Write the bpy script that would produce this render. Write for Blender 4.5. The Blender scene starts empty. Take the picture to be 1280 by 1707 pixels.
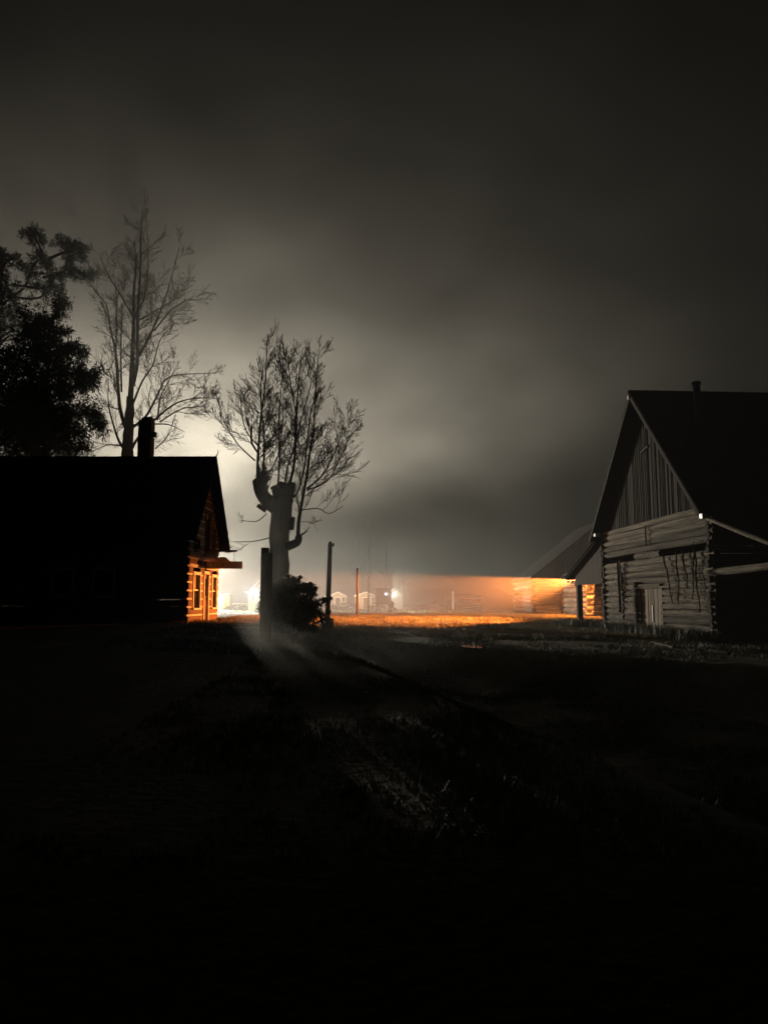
import bpy, bmesh, math, random
import numpy as np
from mathutils import Vector, Matrix, noise
R = math.radians
rnd = random.Random(7)
S = bpy.context.scene
C = S.collection

# ------------------------------------------------------------------ camera
PITCH = math.atan(149.5 / 1282)
cam = bpy.data.cameras.new('camera')
cam.sensor_fit = 'VERTICAL'; cam.sensor_height = 36; cam.lens = 1282 / 1707 * 36
cam.clip_start = 0.05; cam.clip_end = 2000
co = bpy.data.objects.new('camera', cam); C.objects.link(co)
co.location = (0, 0, 1.6); co.rotation_euler = (R(90) + PITCH, 0, 0)
S.camera = co

# ------------------------------------------------------------------ night sky, exposure
w = bpy.data.worlds.new('World'); S.world = w; w.use_nodes = True
nt = w.node_tree
bg = nt.nodes['Background']
sky = nt.nodes.new('ShaderNodeTexSky'); sky.sky_type = 'NISHITA'; sky.sun_disc = False
sky.sun_elevation = R(-6); sky.sun_rotation = R(160)
nt.links.new(sky.outputs[0], bg.inputs[0])
bg.inputs[1].default_value = 0.00002
S.view_settings.view_transform = 'Standard'; S.view_settings.look = 'None'
S.view_settings.exposure = 6.0; S.view_settings.gamma = 1.0; S.view_settings.use_curve_mapping = False
S.render.engine = 'CYCLES'
S.cycles.use_denoising = True
try: S.cycles.denoiser = 'OPENIMAGEDENOISE'
except Exception: pass
S.cycles.max_bounces = 4; S.cycles.diffuse_bounces = 2; S.cycles.glossy_bounces = 2
S.cycles.transmission_bounces = 2; S.cycles.volume_bounces = 0; S.cycles.volume_step_rate = .55; S.cycles.volume_max_steps = 128; S.cycles.transparent_max_bounces = 6
S.cycles.sample_clamp_indirect = 3.0; S.cycles.caustics_reflective = False; S.cycles.caustics_refractive = False

# light powers (watts) and fog
P_WHITE, P_VISIBLE, P_ORANGE, P_ORANGE_BULB, P_BOOTH, P_SHELTER = 2400, 42, 3300, 75, 26, 9
HAZE = 0.0006

# ------------------------------------------------------------------ helpers
def at(px, py, Y):
    """world point on the vertical plane at distance Y that a survey pixel of the photograph looks at"""
    xc, yc = (px - 640) / 1282, (853.5 - py) / 1282
    c, s = math.cos(PITCH), math.sin(PITCH)
    k = Y / (c - yc * s)
    return Vector((xc * k, Y, 1.6 + (s + yc * c) * k))

def ss(a, b, x):
    t = min(1, max(0, (x - a) / (b - a))); return t * t * (3 - 2 * t)

def gz(x, y):
    a = ss(3, 27, y); s = ss(-9, 3, x)
    near = a * (0.78 * (1 - s) + 0.22 * s)
    near -= .5 * ss(0, 3.5, 5.5 - y)  # ground sunk at the camera's feet to keep the bottom foreground in shadow
    f = ss(40, 54, y)
    edge = 28 - .93 * (x + 1.7)                               # yard lowered towards the camera on the right to put the foreground in shadow
    q = x - (-3 + (22 - y) * .27)
    near -= .8 * ss(1.0, 3.6, q) * ss(0, 5, max(17, edge) - y) if y < 30 else 0
    z = near * (1 - f) + 0.6 * f
    if y < 160:
        z += 0.05 * noise.noise(Vector((x * .28, y * .28, 3))) + 0.022 * noise.noise(Vector((x * 1.3, y * 1.3, 9)))
    z += 2.6 * math.exp(-((x - 13) / 5.5) ** 2 - ((y - 126) / 9) ** 2)
    return z

def link(name, me, mat=None, parent=None, loc=None, rot=None):
    o = bpy.data.objects.new(name, me); C.objects.link(o)
    if mat is not None and me is not None and not me.materials:
        for m in (mat if isinstance(mat, (list, tuple)) else [mat]): me.materials.append(m)
    if parent is not None: o.parent = parent
    if loc is not None: o.location = loc
    if rot is not None: o.rotation_euler = rot
    return o

def tag(o, label, cat, group=None, kind=None):
    o['label'] = label; o['category'] = cat
    if group: o['group'] = group
    if kind: o['kind'] = kind
    return o

def thing(name, label, cat, loc=(0, 0, 0), rz=0, group=None):
    o = bpy.data.objects.new(name, None); C.objects.link(o)
    o.empty_display_size = .2
    o.location = loc; o.rotation_euler = (0, 0, rz)
    return tag(o, label, cat, group)

class MB:
    def __init__(s): s.v = []; s.f = []; s.m = []
    def add(s, vs, fs, m=0):
        n = len(s.v); s.v += [tuple(v) for v in vs]
        for f in fs: s.f.append(tuple(i + n for i in f)); s.m.append(m)
        return s
    def box(s, a, b, m=0):
        (x0, y0, z0), (x1, y1, z1) = a, b
        vs = [(x0,y0,z0),(x1,y0,z0),(x1,y1,z0),(x0,y1,z0),(x0,y0,z1),(x1,y0,z1),(x1,y1,z1),(x0,y1,z1)]
        return s.add(vs, [(3,2,1,0),(4,5,6,7),(0,1,5,4),(1,2,6,5),(2,3,7,6),(3,0,4,7)], m)
    def prism(s, poly, d, m=0):
        """poly: list of 3d points, extruded by vector d"""
        n = len(poly); d = Vector(d)
        vs = [Vector(p) for p in poly] + [Vector(p) + d for p in poly]
        fs = [tuple(range(n - 1, -1, -1)), tuple(range(n, 2 * n))]
        fs += [(i, (i + 1) % n, n + (i + 1) % n, n + i) for i in range(n)]
        return s.add(vs, fs, m)
    def tube(s, pts, rad, n=6, m=0, cap=True):
        pts = [Vector(p) for p in pts]
        N0 = len(s.v); up = None
        for i, p in enumerate(pts):
            t = (pts[min(i + 1, len(pts) - 1)] - pts[max(i - 1, 0)])
            if t.length < 1e-9: t = Vector((0, 0, 1))
            t.normalize()
            if up is None:
                up = t.orthogonal().normalized()
            else:
                up = (up - t * up.dot(t))
                up = up.normalized() if up.length > 1e-6 else t.orthogonal().normalized()
            b = t.cross(up); r = rad[i] if hasattr(rad, '__len__') else rad
            for k in range(n):
                a = 2 * math.pi * k / n
                s.v.append(tuple(p + (up * math.cos(a) + b * math.sin(a)) * r))
        for i in range(len(pts) - 1):
            for k in range(n):
                a, b2 = N0 + i * n + k, N0 + i * n + (k + 1) % n
                s.f.append((a, b2, b2 + n, a + n)); s.m.append(m)
        if cap:
            s.f.append(tuple(N0 + k for k in range(n - 1, -1, -1))); s.m.append(m)
            e = N0 + (len(pts) - 1) * n
            s.f.append(tuple(e + k for k in range(n))); s.m.append(m)
        return s
    def mesh(s, name, smooth=False):
        me = bpy.data.meshes.new(name); me.from_pydata(s.v, [], s.f)
        if any(s.m): me.polygons.foreach_set('material_index', s.m)
        if smooth: me.polygons.foreach_set('use_smooth', [True] * len(me.polygons))
        me.update(); return me
    def build(s, name, mat, parent=None, smooth=False, loc=None, rot=None):
        me = s.mesh(name, smooth)
        for m in (mat if isinstance(mat, (list, tuple)) else [mat]): me.materials.append(m)
        return link(name, me, None, parent, loc, rot)

def soup(name, V, F, mat, parent=None):
    """many equal polygons from numpy arrays: V (n,3), F (m,k)"""
    me = bpy.data.meshes.new(name)
    k = F.shape[1]
    me.vertices.add(len(V)); me.vertices.foreach_set('co', V.astype(np.float32).ravel())
    me.loops.add(F.size); me.loops.foreach_set('vertex_index', F.astype(np.int32).ravel())
    me.polygons.add(len(F)); me.polygons.foreach_set('loop_start', np.arange(len(F), dtype=np.int32) * k)
    me.update(calc_edges=True); me.materials.append(mat)
    return link(name, me, None, parent)

# ------------------------------------------------------------------ materials
def mat(name, c0, c1=None, scale=(4, 4, 4), rough=.85, bump=.0, detail=5, var=.0, spec=.3, bdist=.01):
    m = bpy.data.materials.new(name); m.use_nodes = True
    n = m.node_tree.nodes; L = m.node_tree.links; b = n['Principled BSDF']
    b.inputs['Roughness'].default_value = rough; b.inputs['Specular IOR Level'].default_value = spec
    if c1 is None:
        b.inputs['Base Color'].default_value = (*c0, 1); return m
    tc = n.new('ShaderNodeTexCoord'); mp = n.new('ShaderNodeMapping'); mp.inputs['Scale'].default_value = scale
    L.new(tc.outputs['Object'], mp.inputs['Vector'])
    oi = n.new('ShaderNodeObjectInfo')
    ad = n.new('ShaderNodeVectorMath'); ad.operation = 'ADD'
    mu = n.new('ShaderNodeMath'); mu.operation = 'MULTIPLY'; mu.inputs[1].default_value = 37.0
    L.new(oi.outputs['Random'], mu.inputs[0]); L.new(mp.outputs[0], ad.inputs[0]); L.new(mu.outputs[0], ad.inputs[1])
    t = n.new('ShaderNodeTexNoise'); t.inputs['Scale'].default_value = 1; t.inputs['Detail'].default_value = detail
    t.inputs['Roughness'].default_value = .65
    L.new(ad.outputs[0], t.inputs['Vector'])
    r = n.new('ShaderNodeValToRGB'); r.color_ramp.elements[0].position = .3; r.color_ramp.elements[1].position = .7
    r.color_ramp.elements[0].color = (*c0, 1); r.color_ramp.elements[1].color = (*c1, 1)
    L.new(t.outputs['Fac'], r.inputs[0])
    hs = n.new('ShaderNodeHueSaturation')
    mr = n.new('ShaderNodeMapRange'); mr.inputs[3].default_value = 1 - var; mr.inputs[4].default_value = 1 + var
    L.new(oi.outputs['Random'], mr.inputs[0]); L.new(mr.outputs[0], hs.inputs['Value'])
    L.new(r.outputs[0], hs.inputs['Color']); L.new(hs.outputs[0], b.inputs['Base Color'])
    if bump:
        bp = n.new('ShaderNodeBump'); bp.inputs['Strength'].default_value = bump; bp.inputs['Distance'].default_value = bdist
        L.new(t.outputs['Fac'], bp.inputs['Height']); L.new(bp.outputs[0], b.inputs['Normal'])
    return m

def emis(name, col, st):
    m = bpy.data.materials.new(name); m.use_nodes = True
    b = m.node_tree.nodes['Principled BSDF']
    b.inputs['Emission Color'].default_value = (*col, 1); b.inputs['Emission Strength'].default_value = st
    b.inputs['Base Color'].default_value = (.8, .8, .8, 1)
    return m

M = dict(
    log=mat('weathered_log', (.012, .011, .009), (.235, .21, .165), (5.5, 3.2, 3.2), .9, 1, 9, .55, .2, .06),
    logend=mat('log_end', (.012, .010, .008), (.03, .025, .02), (3, 9, 9), .95, .3),
    hewn=mat('hewn_log', (.10, .05, .025), (.24, .13, .065), (2, 4, 6), .85, .5, 6, .25, .2, .02),
    chink=mat('lime_chinking', (.5, .46, .4), (.75, .7, .62), (9, 9, 9), .95, .4, 4, .1),
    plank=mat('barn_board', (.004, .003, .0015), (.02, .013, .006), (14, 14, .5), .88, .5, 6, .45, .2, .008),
    doorwood=mat('grey_board', (.10, .09, .07), (.30, .26, .2), (9, 9, .7), .88, .5, 6, .35, .2, .008),
    shingle=mat('roof_shingle', (.008, .007, .006), (.022, .020, .018), (6, 6, 6), .95, .6, 5, 0, .05, .02),
    paint=mat('cream_trim_paint', (.55, .5, .4), (.72, .66, .55), (5, 5, 2), .6, .1, 3, .05),
    white=mat('white_paint', (.72, .72, .7), (.82, .82, .8), (5, 5, 5), .5, .05, 3, 0),
    glass=mat('window_glass', (.012, .012, .014), None, rough=.12, spec=.5),
    brick=mat('chimney_brick', (.06, .03, .02), (.16, .08, .06), (5, 5, 9), .9, .5, 4, .2),
    metal=mat('dark_metal', (.03, .03, .03), (.07, .065, .06), (6, 6, 6), .55, .1, 4, 0, .5),
    bark=mat('bark', (.015, .012, .01), (.07, .058, .045), (7, 7, 1.2), .9, 1, 7, .1, .2, .05),
    twig=mat('twig_bark', (.05, .04, .03), (.12, .10, .08), (3, 3, 3), .85),
    leaf=mat('shrub_leaf', (.02, .035, .012), (.06, .085, .03), (2.5, 2.5, 2.5), .45, 0, 3, 0, .45),
    needle=mat('pine_needle', (.012, .025, .010), (.05, .07, .025), (1.2, 1.2, 1.2), .55, 0, 3, 0, .4),
    grass=mat('grass_blade', (.04, .06, .014), (.14, .155, .045), (.5, .5, .5), .6, 0, 4, 0, .3),
    lit_grass=mat('lamplit_grass_blade', (.10, .085, .03), (.34, .28, .12), (.35, .35, .35), .6, 0, 5, 0, .3),  # brighter copy of the grass colour for the lamp-lit strip
    oldpost=mat('old_post', (.05, .04, .03), (.15, .12, .085), (7, 7, 1), .9, .6, 6, .3, .2, .01),
    siding=mat('pale_siding', (.42, .36, .28), (.56, .48, .38), (2, 2, 9), .8, .2, 4, .06),
    yellow=mat('yellow_paint', (.62, .5, .16), (.7, .58, .24), (4, 4, 4), .7, .1, 3, 0),
    clay=mat('planter_wood', (.03, .022, .016), (.08, .06, .04), (8, 8, 2), .85, .4, 5, .1),
    sign=mat('sign_board', (.36, .28, .19), (.52, .42, .3), (1.5, 6, 9), .7, .2, 5, 0),
    letter=mat('sign_lettering', (.03, .022, .016), None, rough=.7),
    stone=mat('field_stone', (.2, .19, .17), (.38, .36, .33), (6, 6, 6), .9, .5, 5, .2),
    bulb=emis('lamp_glow', (.62, .82, 1.0), .12),
    faintglow=emis('faint_white_glow', (1, .95, .88), .014),
    bulbwarm=emis('warm_lamp_glow', (1, .72, .38), .03),
    sodium=emis('sodium_glow', (1, .5, .12), 1.0),
)
# ground: grass, bare earth patches, wear tracks
def ground_mat():
    m = bpy.data.materials.new('meadow'); m.use_nodes = True
    n = m.node_tree.nodes; L = m.node_tree.links; b = n['Principled BSDF']
    b.inputs['Roughness'].default_value = .9; b.inputs['Specular IOR Level'].default_value = .2
    tc = n.new('ShaderNodeTexCoord')
    def nz(sc, det, mp=None):
        t = n.new('ShaderNodeTexNoise'); t.inputs['Scale'].default_value = sc; t.inputs['Detail'].default_value = det
        if mp:
            q = n.new('ShaderNodeMapping'); q.inputs['Scale'].default_value = mp
            L.new(tc.outputs['Object'], q.inputs[0]); L.new(q.outputs[0], t.inputs['Vector'])
        else: L.new(tc.outputs['Object'], t.inputs['Vector'])
        return t
    fine = nz(9, 6); patch = nz(.45, 4, (1, .6, 1)); big = nz(3, 3)
    r1 = n.new('ShaderNodeValToRGB'); r1.color_ramp.elements[0].color = (.03, .04, .012, 1); r1.color_ramp.elements[1].color = (.11, .11, .04, 1)
    L.new(fine.outputs[0], r1.inputs[0])
    r2 = n.new('ShaderNodeValToRGB'); r2.color_ramp.elements[0].color = (.09, .07, .05, 1); r2.color_ramp.elements[1].color = (.24, .20, .15, 1)
    L.new(fine.outputs[0], r2.inputs[0])
    r3 = n.new('ShaderNodeValToRGB'); r3.color_ramp.elements[0].position = .56; r3.color_ramp.elements[1].position = .64
    L.new(patch.outputs[0], r3.inputs[0])
    mx = n.new('ShaderNodeMix'); mx.data_type = 'RGBA'
    L.new(r3.outputs[0], mx.inputs[0]); L.new(r1.outputs[0], mx.inputs[6]); L.new(r2.outputs[0], mx.inputs[7])
    L.new(mx.outputs[2], b.inputs['Base Color'])
    bp = n.new('ShaderNodeBump'); bp.inputs['Strength'].default_value = .8; bp.inputs['Distance'].default_value = .06
    ad = n.new('ShaderNodeMath'); ad.operation = 'ADD'
    L.new(fine.outputs[0], ad.inputs[0]); L.new(big.outputs[0], ad.inputs[1]); L.new(ad.outputs[0], bp.inputs['Height'])
    L.new(bp.outputs[0], b.inputs['Normal'])
    return m
M['ground'] = ground_mat()

# ------------------------------------------------------------------ ground (one sheet, finer near the yard)
def axis(lo, hi, fl, fh, fine, coarse):
    a = [lo]; x = lo
    while x < hi - 1e-6:
        d = 0 if fl <= x <= fh else min(abs(x - fl), abs(x - fh))
        x = min(hi, x + min(coarse, fine + d * .12)); a.append(x)
    return a
xs = axis(-260, 260, -14, 18, .45, 20); ys = axis(-12, 300, 2, 70, .45, 20)
gv = [(x, y, gz(x, y)) for y in ys for x in xs]
nx = len(xs)
gf = [(j * nx + i, j * nx + i + 1, (j + 1) * nx + i + 1, (j + 1) * nx + i) for j in range(len(ys) - 1) for i in range(nx - 1)]
gm = MB(); gm.v = gv; gm.f = gf; gm.m = [0] * len(gf)
g = gm.build('ground', M['ground'], None, True); g['kind'] = 'structure'

# ------------------------------------------------------------------ unit shapes shared between pieces
def log_mesh(seed, n=10, rings=9, wob=.10, hewn=False):
    r = random.Random(seed); mb = MB(); ph = [r.uniform(0, 6.28) for _ in range(6)]
    prof = []
    for k in range(n):
        a = 2 * math.pi * (k + .5) / n
        if hewn:
            c, s_ = math.cos(a), math.sin(a); q = max(abs(c), abs(s_)); rr = .5 / q * .98
            rr = min(rr, .62)
        else: rr = .5 * (1 + .07 * math.sin(2 * a + ph[0]) + .05 * math.sin(3 * a + ph[1]))
        prof.append((a, rr))
    for i in range(rings):
        t = i / (rings - 1)
        dy = wob * .5 * math.sin(t * 5 + ph[2]) * (.3 if hewn else 1); dz = wob * .4 * math.sin(t * 7 + ph[3]) * (.3 if hewn else 1)
        sc = 1 + wob * .5 * math.sin(t * 9 + ph[4])
        for a, rr in prof:
            q = rr * sc * (1 + wob * .35 * noise.noise(Vector((t * 9, a * 2, seed))))
            mb.v.append((t, q * math.cos(a) + dy, q * math.sin(a) + dz))
    for i in range(rings - 1):
        for k in range(n):
            a, b = i * n + k, i * n + (k + 1) % n
            mb.f.append((a, b, b + n, a + n)); mb.m.append(0)
    mb.f.append(tuple(range(n - 1, -1, -1))); mb.m.append(1)
    e = (rings - 1) * n
    mb.f.append(tuple(e + k for k in range(n))); mb.m.append(1)
    return mb.mesh('log')
LOGS = [log_mesh(i) for i in range(6)]
HEWN = [log_mesh(20 + i, 12, 7, .07, True) for i in range(4)]
for me in LOGS:
    me.materials.append(M['log']); me.materials.append(M['logend'])
for me in HEWN:
    me.materials.append(M['hewn']); me.materials.append(M['hewn'])

def log(parent, p0, p1, d, name='log', pool=LOGS, dz=None):
    p0, p1 = Vector(p0), Vector(p1)
    o = link(name, rnd.choice(pool), None, parent)
    v = p1 - p0
    o.location = p0
    o.rotation_mode = 'QUATERNION'; q = v.to_track_quat('X', 'Z')
    if pool is LOGS and dz is None: q = q @ Matrix.Rotation(rnd.uniform(0, 6.28), 3, 'X').to_quaternion()
    o.rotation_quaternion = q
    o.scale = (v.length, d, dz or d)
    return o

UNIT = {}
def unit_box(mkey):
    if mkey not in UNIT:
        bm = bmesh.new(); bmesh.ops.create_cube(bm, size=1)
        bmesh.ops.bevel(bm, geom=bm.edges[:], offset=.04, segments=1, affect='EDGES')
        me = bpy.data.meshes.new('board'); bm.to_mesh(me); bm.free(); me.materials.append(M[mkey]); UNIT[mkey] = me
    return UNIT[mkey]
def bx(name, mkey, parent, a, b, rot=None):
    """box part between two corners (local), sharing one bevelled mesh per material"""
    a, b = Vector(a), Vector(b)
    o = link(name, unit_box(mkey), None, parent, (a + b) / 2, rot)
    o.scale = [max(1e-3, abs(b[i] - a[i])) for i in range(3)]
    return o

# ------------------------------------------------------------------ barn on the right
def barn():
    p1 = at(1192, 1003, 27.5)
    rz = R(3.59)
    t = thing('log_barn', 'tall log barn with boarded gable and steep dark roof beside lean-tos', 'barn', (p1.x, p1.y, .2), rz)
    W, D, n, h = 11.0, 14.0, 17, .272
    slope, z0 = 1.0, 4.85
    roofz = lambda y: z0 + slope * (y if y < W / 2 else W - y)
    d0, d1 = 4.35, 6.55
    for k in range(n):
        z = h * (k + .5)
        if k < 7: segs = [(-.25, d0 - .1), (d1 + .35, 8.45), (8.65, W + .25)] if 2 <= k else [(-.25, d0 - .1), (d1 + .35, W + .25)]
        elif k < 10: segs = [(-.25, 8.45), (8.65, W + .25)]
        elif k == 12: segs = [(4.4, 7.0)]
        else: segs = [(-.25, W + .25)]
        for a, b in segs:
            a += rnd.uniform(-.05, .05); b += rnd.uniform(-.05, .05)
            log(t, (0, a, z), (0, b, z), h * rnd.uniform(.98, 1.12))
        for yy in (0.02, W - .02):                          # side wall logs, their ends cross at the corner
            log(t, (-.2 + rnd.uniform(-.06, .04), yy, z + h / 2), (D, yy, z + h / 2), h * rnd.uniform(.9, 1.02))
        if k < 8: log(t, (-.3 + rnd.uniform(-.05, .04), d1 + .2, z + .1), (1.6, d1 + .2, z + .1), h * .95)
    for k in range(n): log(t, (D, -.2, h * (k + .5)), (D, W + .2, h * (k + .5)), h)
    bx('inner_backing', 'shingle', t, (2.6, .2, 0), (2.66, W - .2, 4.7)); bx('loft_floor', 'shingle', t, (.2, .2, 4.68), (2.6, W - .2, 4.74))  # dark backing added behind the wall openings so they stay black
    log(t, (-.05, -.5, n * h + .12), (-.05, W + .4, n * h + .12), .24, 'top_plate')
    # boarded gable
    y = .12
    while y < W - .15:
        wd = rnd.uniform(.12, .22)
        ya, yb = y, min(y + wd, W - .1)
        za, zb = roofz(ya) - .1, roofz(yb) - .1
        zl = n * h + .18 - rnd.uniform(0, .12)
        if min(za, zb) > zl + .05:
            th = rnd.uniform(0, .035)
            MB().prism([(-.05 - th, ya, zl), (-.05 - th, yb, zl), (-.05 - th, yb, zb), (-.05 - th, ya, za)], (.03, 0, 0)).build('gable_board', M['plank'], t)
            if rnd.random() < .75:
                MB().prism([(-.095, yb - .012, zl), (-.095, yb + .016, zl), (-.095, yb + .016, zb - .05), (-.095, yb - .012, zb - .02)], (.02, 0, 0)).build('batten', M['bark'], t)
        y = yb + rnd.uniform(.006, .02)
    log(t, (-.12, 5.0, 8.05), (-.12, 5.75, 7.9), .09, 'prop_stick')
    log(t, (-.24, 5.35, 4.65), (-.24, 5.35, 3.75), .07, 'wall_batten')
    # roof
    def slab(ya, za, yb, zb, name, x0=-.62, x1=D + .6, th=.14):
        return MB().prism([(x0, ya, za), (x0, yb, zb), (x0, yb, zb + th), (x0, ya, za + th)], (x1 - x0, 0, 0)).build(name, M['shingle'], t)
    zr = roofz(W / 2)
    ra = slab(-.45, z0 - .45 * slope, W / 2, zr, 'roof_slope'); rb = slab(W + .45, z0 - .45 * slope, W / 2, zr, 'roof_slope')
    for s_, y0 in ((1, -.45), (-1, W + .45)):
        for k in range(26):                                   # plank courses under the weather side
            f0, f1 = k / 26, (k + 1) / 26
            ya, yb = y0 + (W / 2 - y0) * f0, y0 + (W / 2 - y0) * f1
            za, zb = z0 - .45 * slope + (zr - z0 + .45 * slope) * f0, z0 - .45 * slope + (zr - z0 + .45 * slope) * f1
            MB().prism([(-.66, ya, za + .145), (-.66, yb, zb + .145), (-.66, yb, zb + .17), (-.66, ya, za + .20)], (D + 1.3, 0, 0)).build('shingle_course', M['shingle'], ra if s_ > 0 else rb)
        barge = MB().prism([(-.67, y0, z0 - .45 * slope - .1), (-.67, W / 2, zr - .12), (-.67, W / 2, zr + .1), (-.67, y0, z0 - .45 * slope + .12)], (.045, 0, 0)).build('barge_board', M['plank'], t)
    MB().tube([(-.7, W / 2, zr + .2), (D + .6, W / 2, zr + .2)], .09, 8).build('ridge_cap', M['shingle'], t)
    bx('ridge_tip', 'white', t, (-.74, W / 2 - .06, zr - .12), (-.68, W / 2 + .06, zr + .02))
    for yy, zz, xo in ((-.58, 4.38, -.16), (W + .06, 4.72, 0)):                # white blocks under both eaves, faint glow added on their fronts
        lm = MB().box((-.5 + xo, yy - .09, zz - .08), (-.22 + xo, yy + .09, zz + .1)).build('eave_block', M['white'], t)
        MB().prism([(-.505 + xo, yy - .08, zz - .07), (-.505 + xo, yy + .08, zz - .05), (-.505 + xo, yy + .05, zz + .09), (-.505 + xo, yy - .06, zz + .07)], (-.03, 0, 0)).build('lens', M['faintglow'], lm)
    pipe = MB().tube([(1.5, 3.7, 8.3), (1.5, 3.7, 10.4)], .15, 10).build('stovepipe', M['metal'], t)
    MB().tube([(1.5, 3.7, 10.4), (1.5, 3.7, 10.5), (1.5, 3.7, 10.54)], [.19, .19, .12], 10).build('rain_cap', M['metal'], pipe)
    # door of vertical boards
    dr = MB().box((.05, d0, .02), (.09, d1, 2.02)).build('door', M['doorwood'], t)
    y = d0 + .02
    while y < d1 - .05:
        wd = min(rnd.uniform(.16, .24), d1 - .02 - y)
        bx('door_board', 'doorwood', dr, (-.03 - rnd.uniform(0, .02), y, .03), (.045, y + wd - .015, 2.0)); y += wd
    bx('door_latch', 'white', dr, (-.08, 5.33, .55), (-.05, 5.37, 1.25))
    log(t, (-.16, d0 - .15, 2.1), (-.16, d1 + .1, 2.1), .12, 'door_lintel')
    bx('door_jamb', 'doorwood', t, (-.12, d0 - .14, 0), (.06, d0, 2.05)); bx('door_jamb', 'doorwood', t, (-.12, d1, 0), (.06, d1 + .12, 2.05))
    log(t, (-.3, 8.55, 3.3), (-.24, 8.6, .9), .11, 'wall_pole'); log(t, (-.3, 8.3, 3.3), (-.26, 8.32, 1.9), .08, 'wall_pole')
    # far lean-to
    yA, zA, yB, zB = W + .1, 4.32, W + 5.25, 2.62
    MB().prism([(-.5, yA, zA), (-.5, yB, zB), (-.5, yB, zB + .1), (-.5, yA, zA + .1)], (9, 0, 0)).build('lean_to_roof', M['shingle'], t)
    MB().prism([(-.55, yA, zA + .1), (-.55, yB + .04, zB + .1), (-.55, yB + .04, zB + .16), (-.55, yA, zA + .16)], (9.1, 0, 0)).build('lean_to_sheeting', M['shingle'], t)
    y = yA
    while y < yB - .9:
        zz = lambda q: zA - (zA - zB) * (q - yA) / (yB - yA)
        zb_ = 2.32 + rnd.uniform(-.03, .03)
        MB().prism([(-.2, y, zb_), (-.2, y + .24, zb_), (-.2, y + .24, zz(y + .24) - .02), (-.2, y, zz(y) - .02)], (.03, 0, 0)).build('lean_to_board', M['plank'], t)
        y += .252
    log(t, (-.1, W, 2.42), (-.1, W + 4.6, 2.42), .22, 'lean_to_beam')
    gzp = gz(*(t.matrix_basis @ Vector((0, W + 4.1, 0))).xy) - .2
    bx('lean_to_post', 'oldpost', t, (-.22, W + 3.95, gzp - .15), (.06, W + 4.25, 2.34))
    bx('lean_to_post', 'oldpost', t, (6.2, W + 3.95, -.3), (6.45, W + 4.25, 2.34))
    for k in range(5): log(t, (-.35 + k * .2, yB - .25 - k * .12, 2.55), (-.35 + k * .2, yB + .02, 2.5 - .02 * k), .1, 'rafter_tail')
    # near lean-to
    yC, zC = -5.6, 2.75
    MB().prism([(-.3, -.35, 4.3), (-.3, yC, zC), (-.3, yC, zC + .1), (-.3, -.35, 4.4)], (12, 0, 0)).build('lean_to_roof', M['shingle'], t)
    log(t, (-.42, -.2, 4.42), (-.42, yC, zC + .02), .15, 'rafter')
    log(t, (-.3, -.05, 2.42), (-.36, -5.5, 2.5), .26, 'tie_beam')
    bx('lean_to_post', 'oldpost', t, (-.48, -5.5, -.3), (-.22, -5.25, 2.4)); bx('lean_to_post', 'oldpost', t, (8, -5.5, -.3), (8.25, -5.25, 2.9))
    # dead vines on the near end of the gable wall
    v = thing('climbing_vine', 'bare dead vine climbing the log wall near the barn corner', 'vine', t.location, rz)
    r = random.Random(3)
    for k, (y0, y1, z0_, z1_) in enumerate([(2.9, 3.6, 1.35, 3.35), (2.35, 2.4, 1.3, 3.4), (1.5, 1.9, 1.9, 3.35), (1.2, .9, 1.5, 3.4), (.7, .9, 1.0, 3.5)]):
        pts = []; mb = MB()
        for i in range(12):
            f = i / 11
            pts.append(Vector((-.27 + r.uniform(-.015, .015), y0 + (y1 - y0) * f + .06 * math.sin(f * 9 + k), z0_ + (z1_ - z0_) * f)))
        mb.tube(pts, [.02 + .018 * i / 11 for i in range(12)], 5)
        for q in range(5):
            b = r.choice(pts); e = b + Vector((-.03, r.uniform(-.5, .5), r.uniform(-.1, .45)))
            mb.tube([b, (b + e) / 2 + Vector((0, 0, .06)), e], [.016, .012, .006], 4)
        mb.build('stem', M['bark'], v, True)
    return t
barn()

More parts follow.
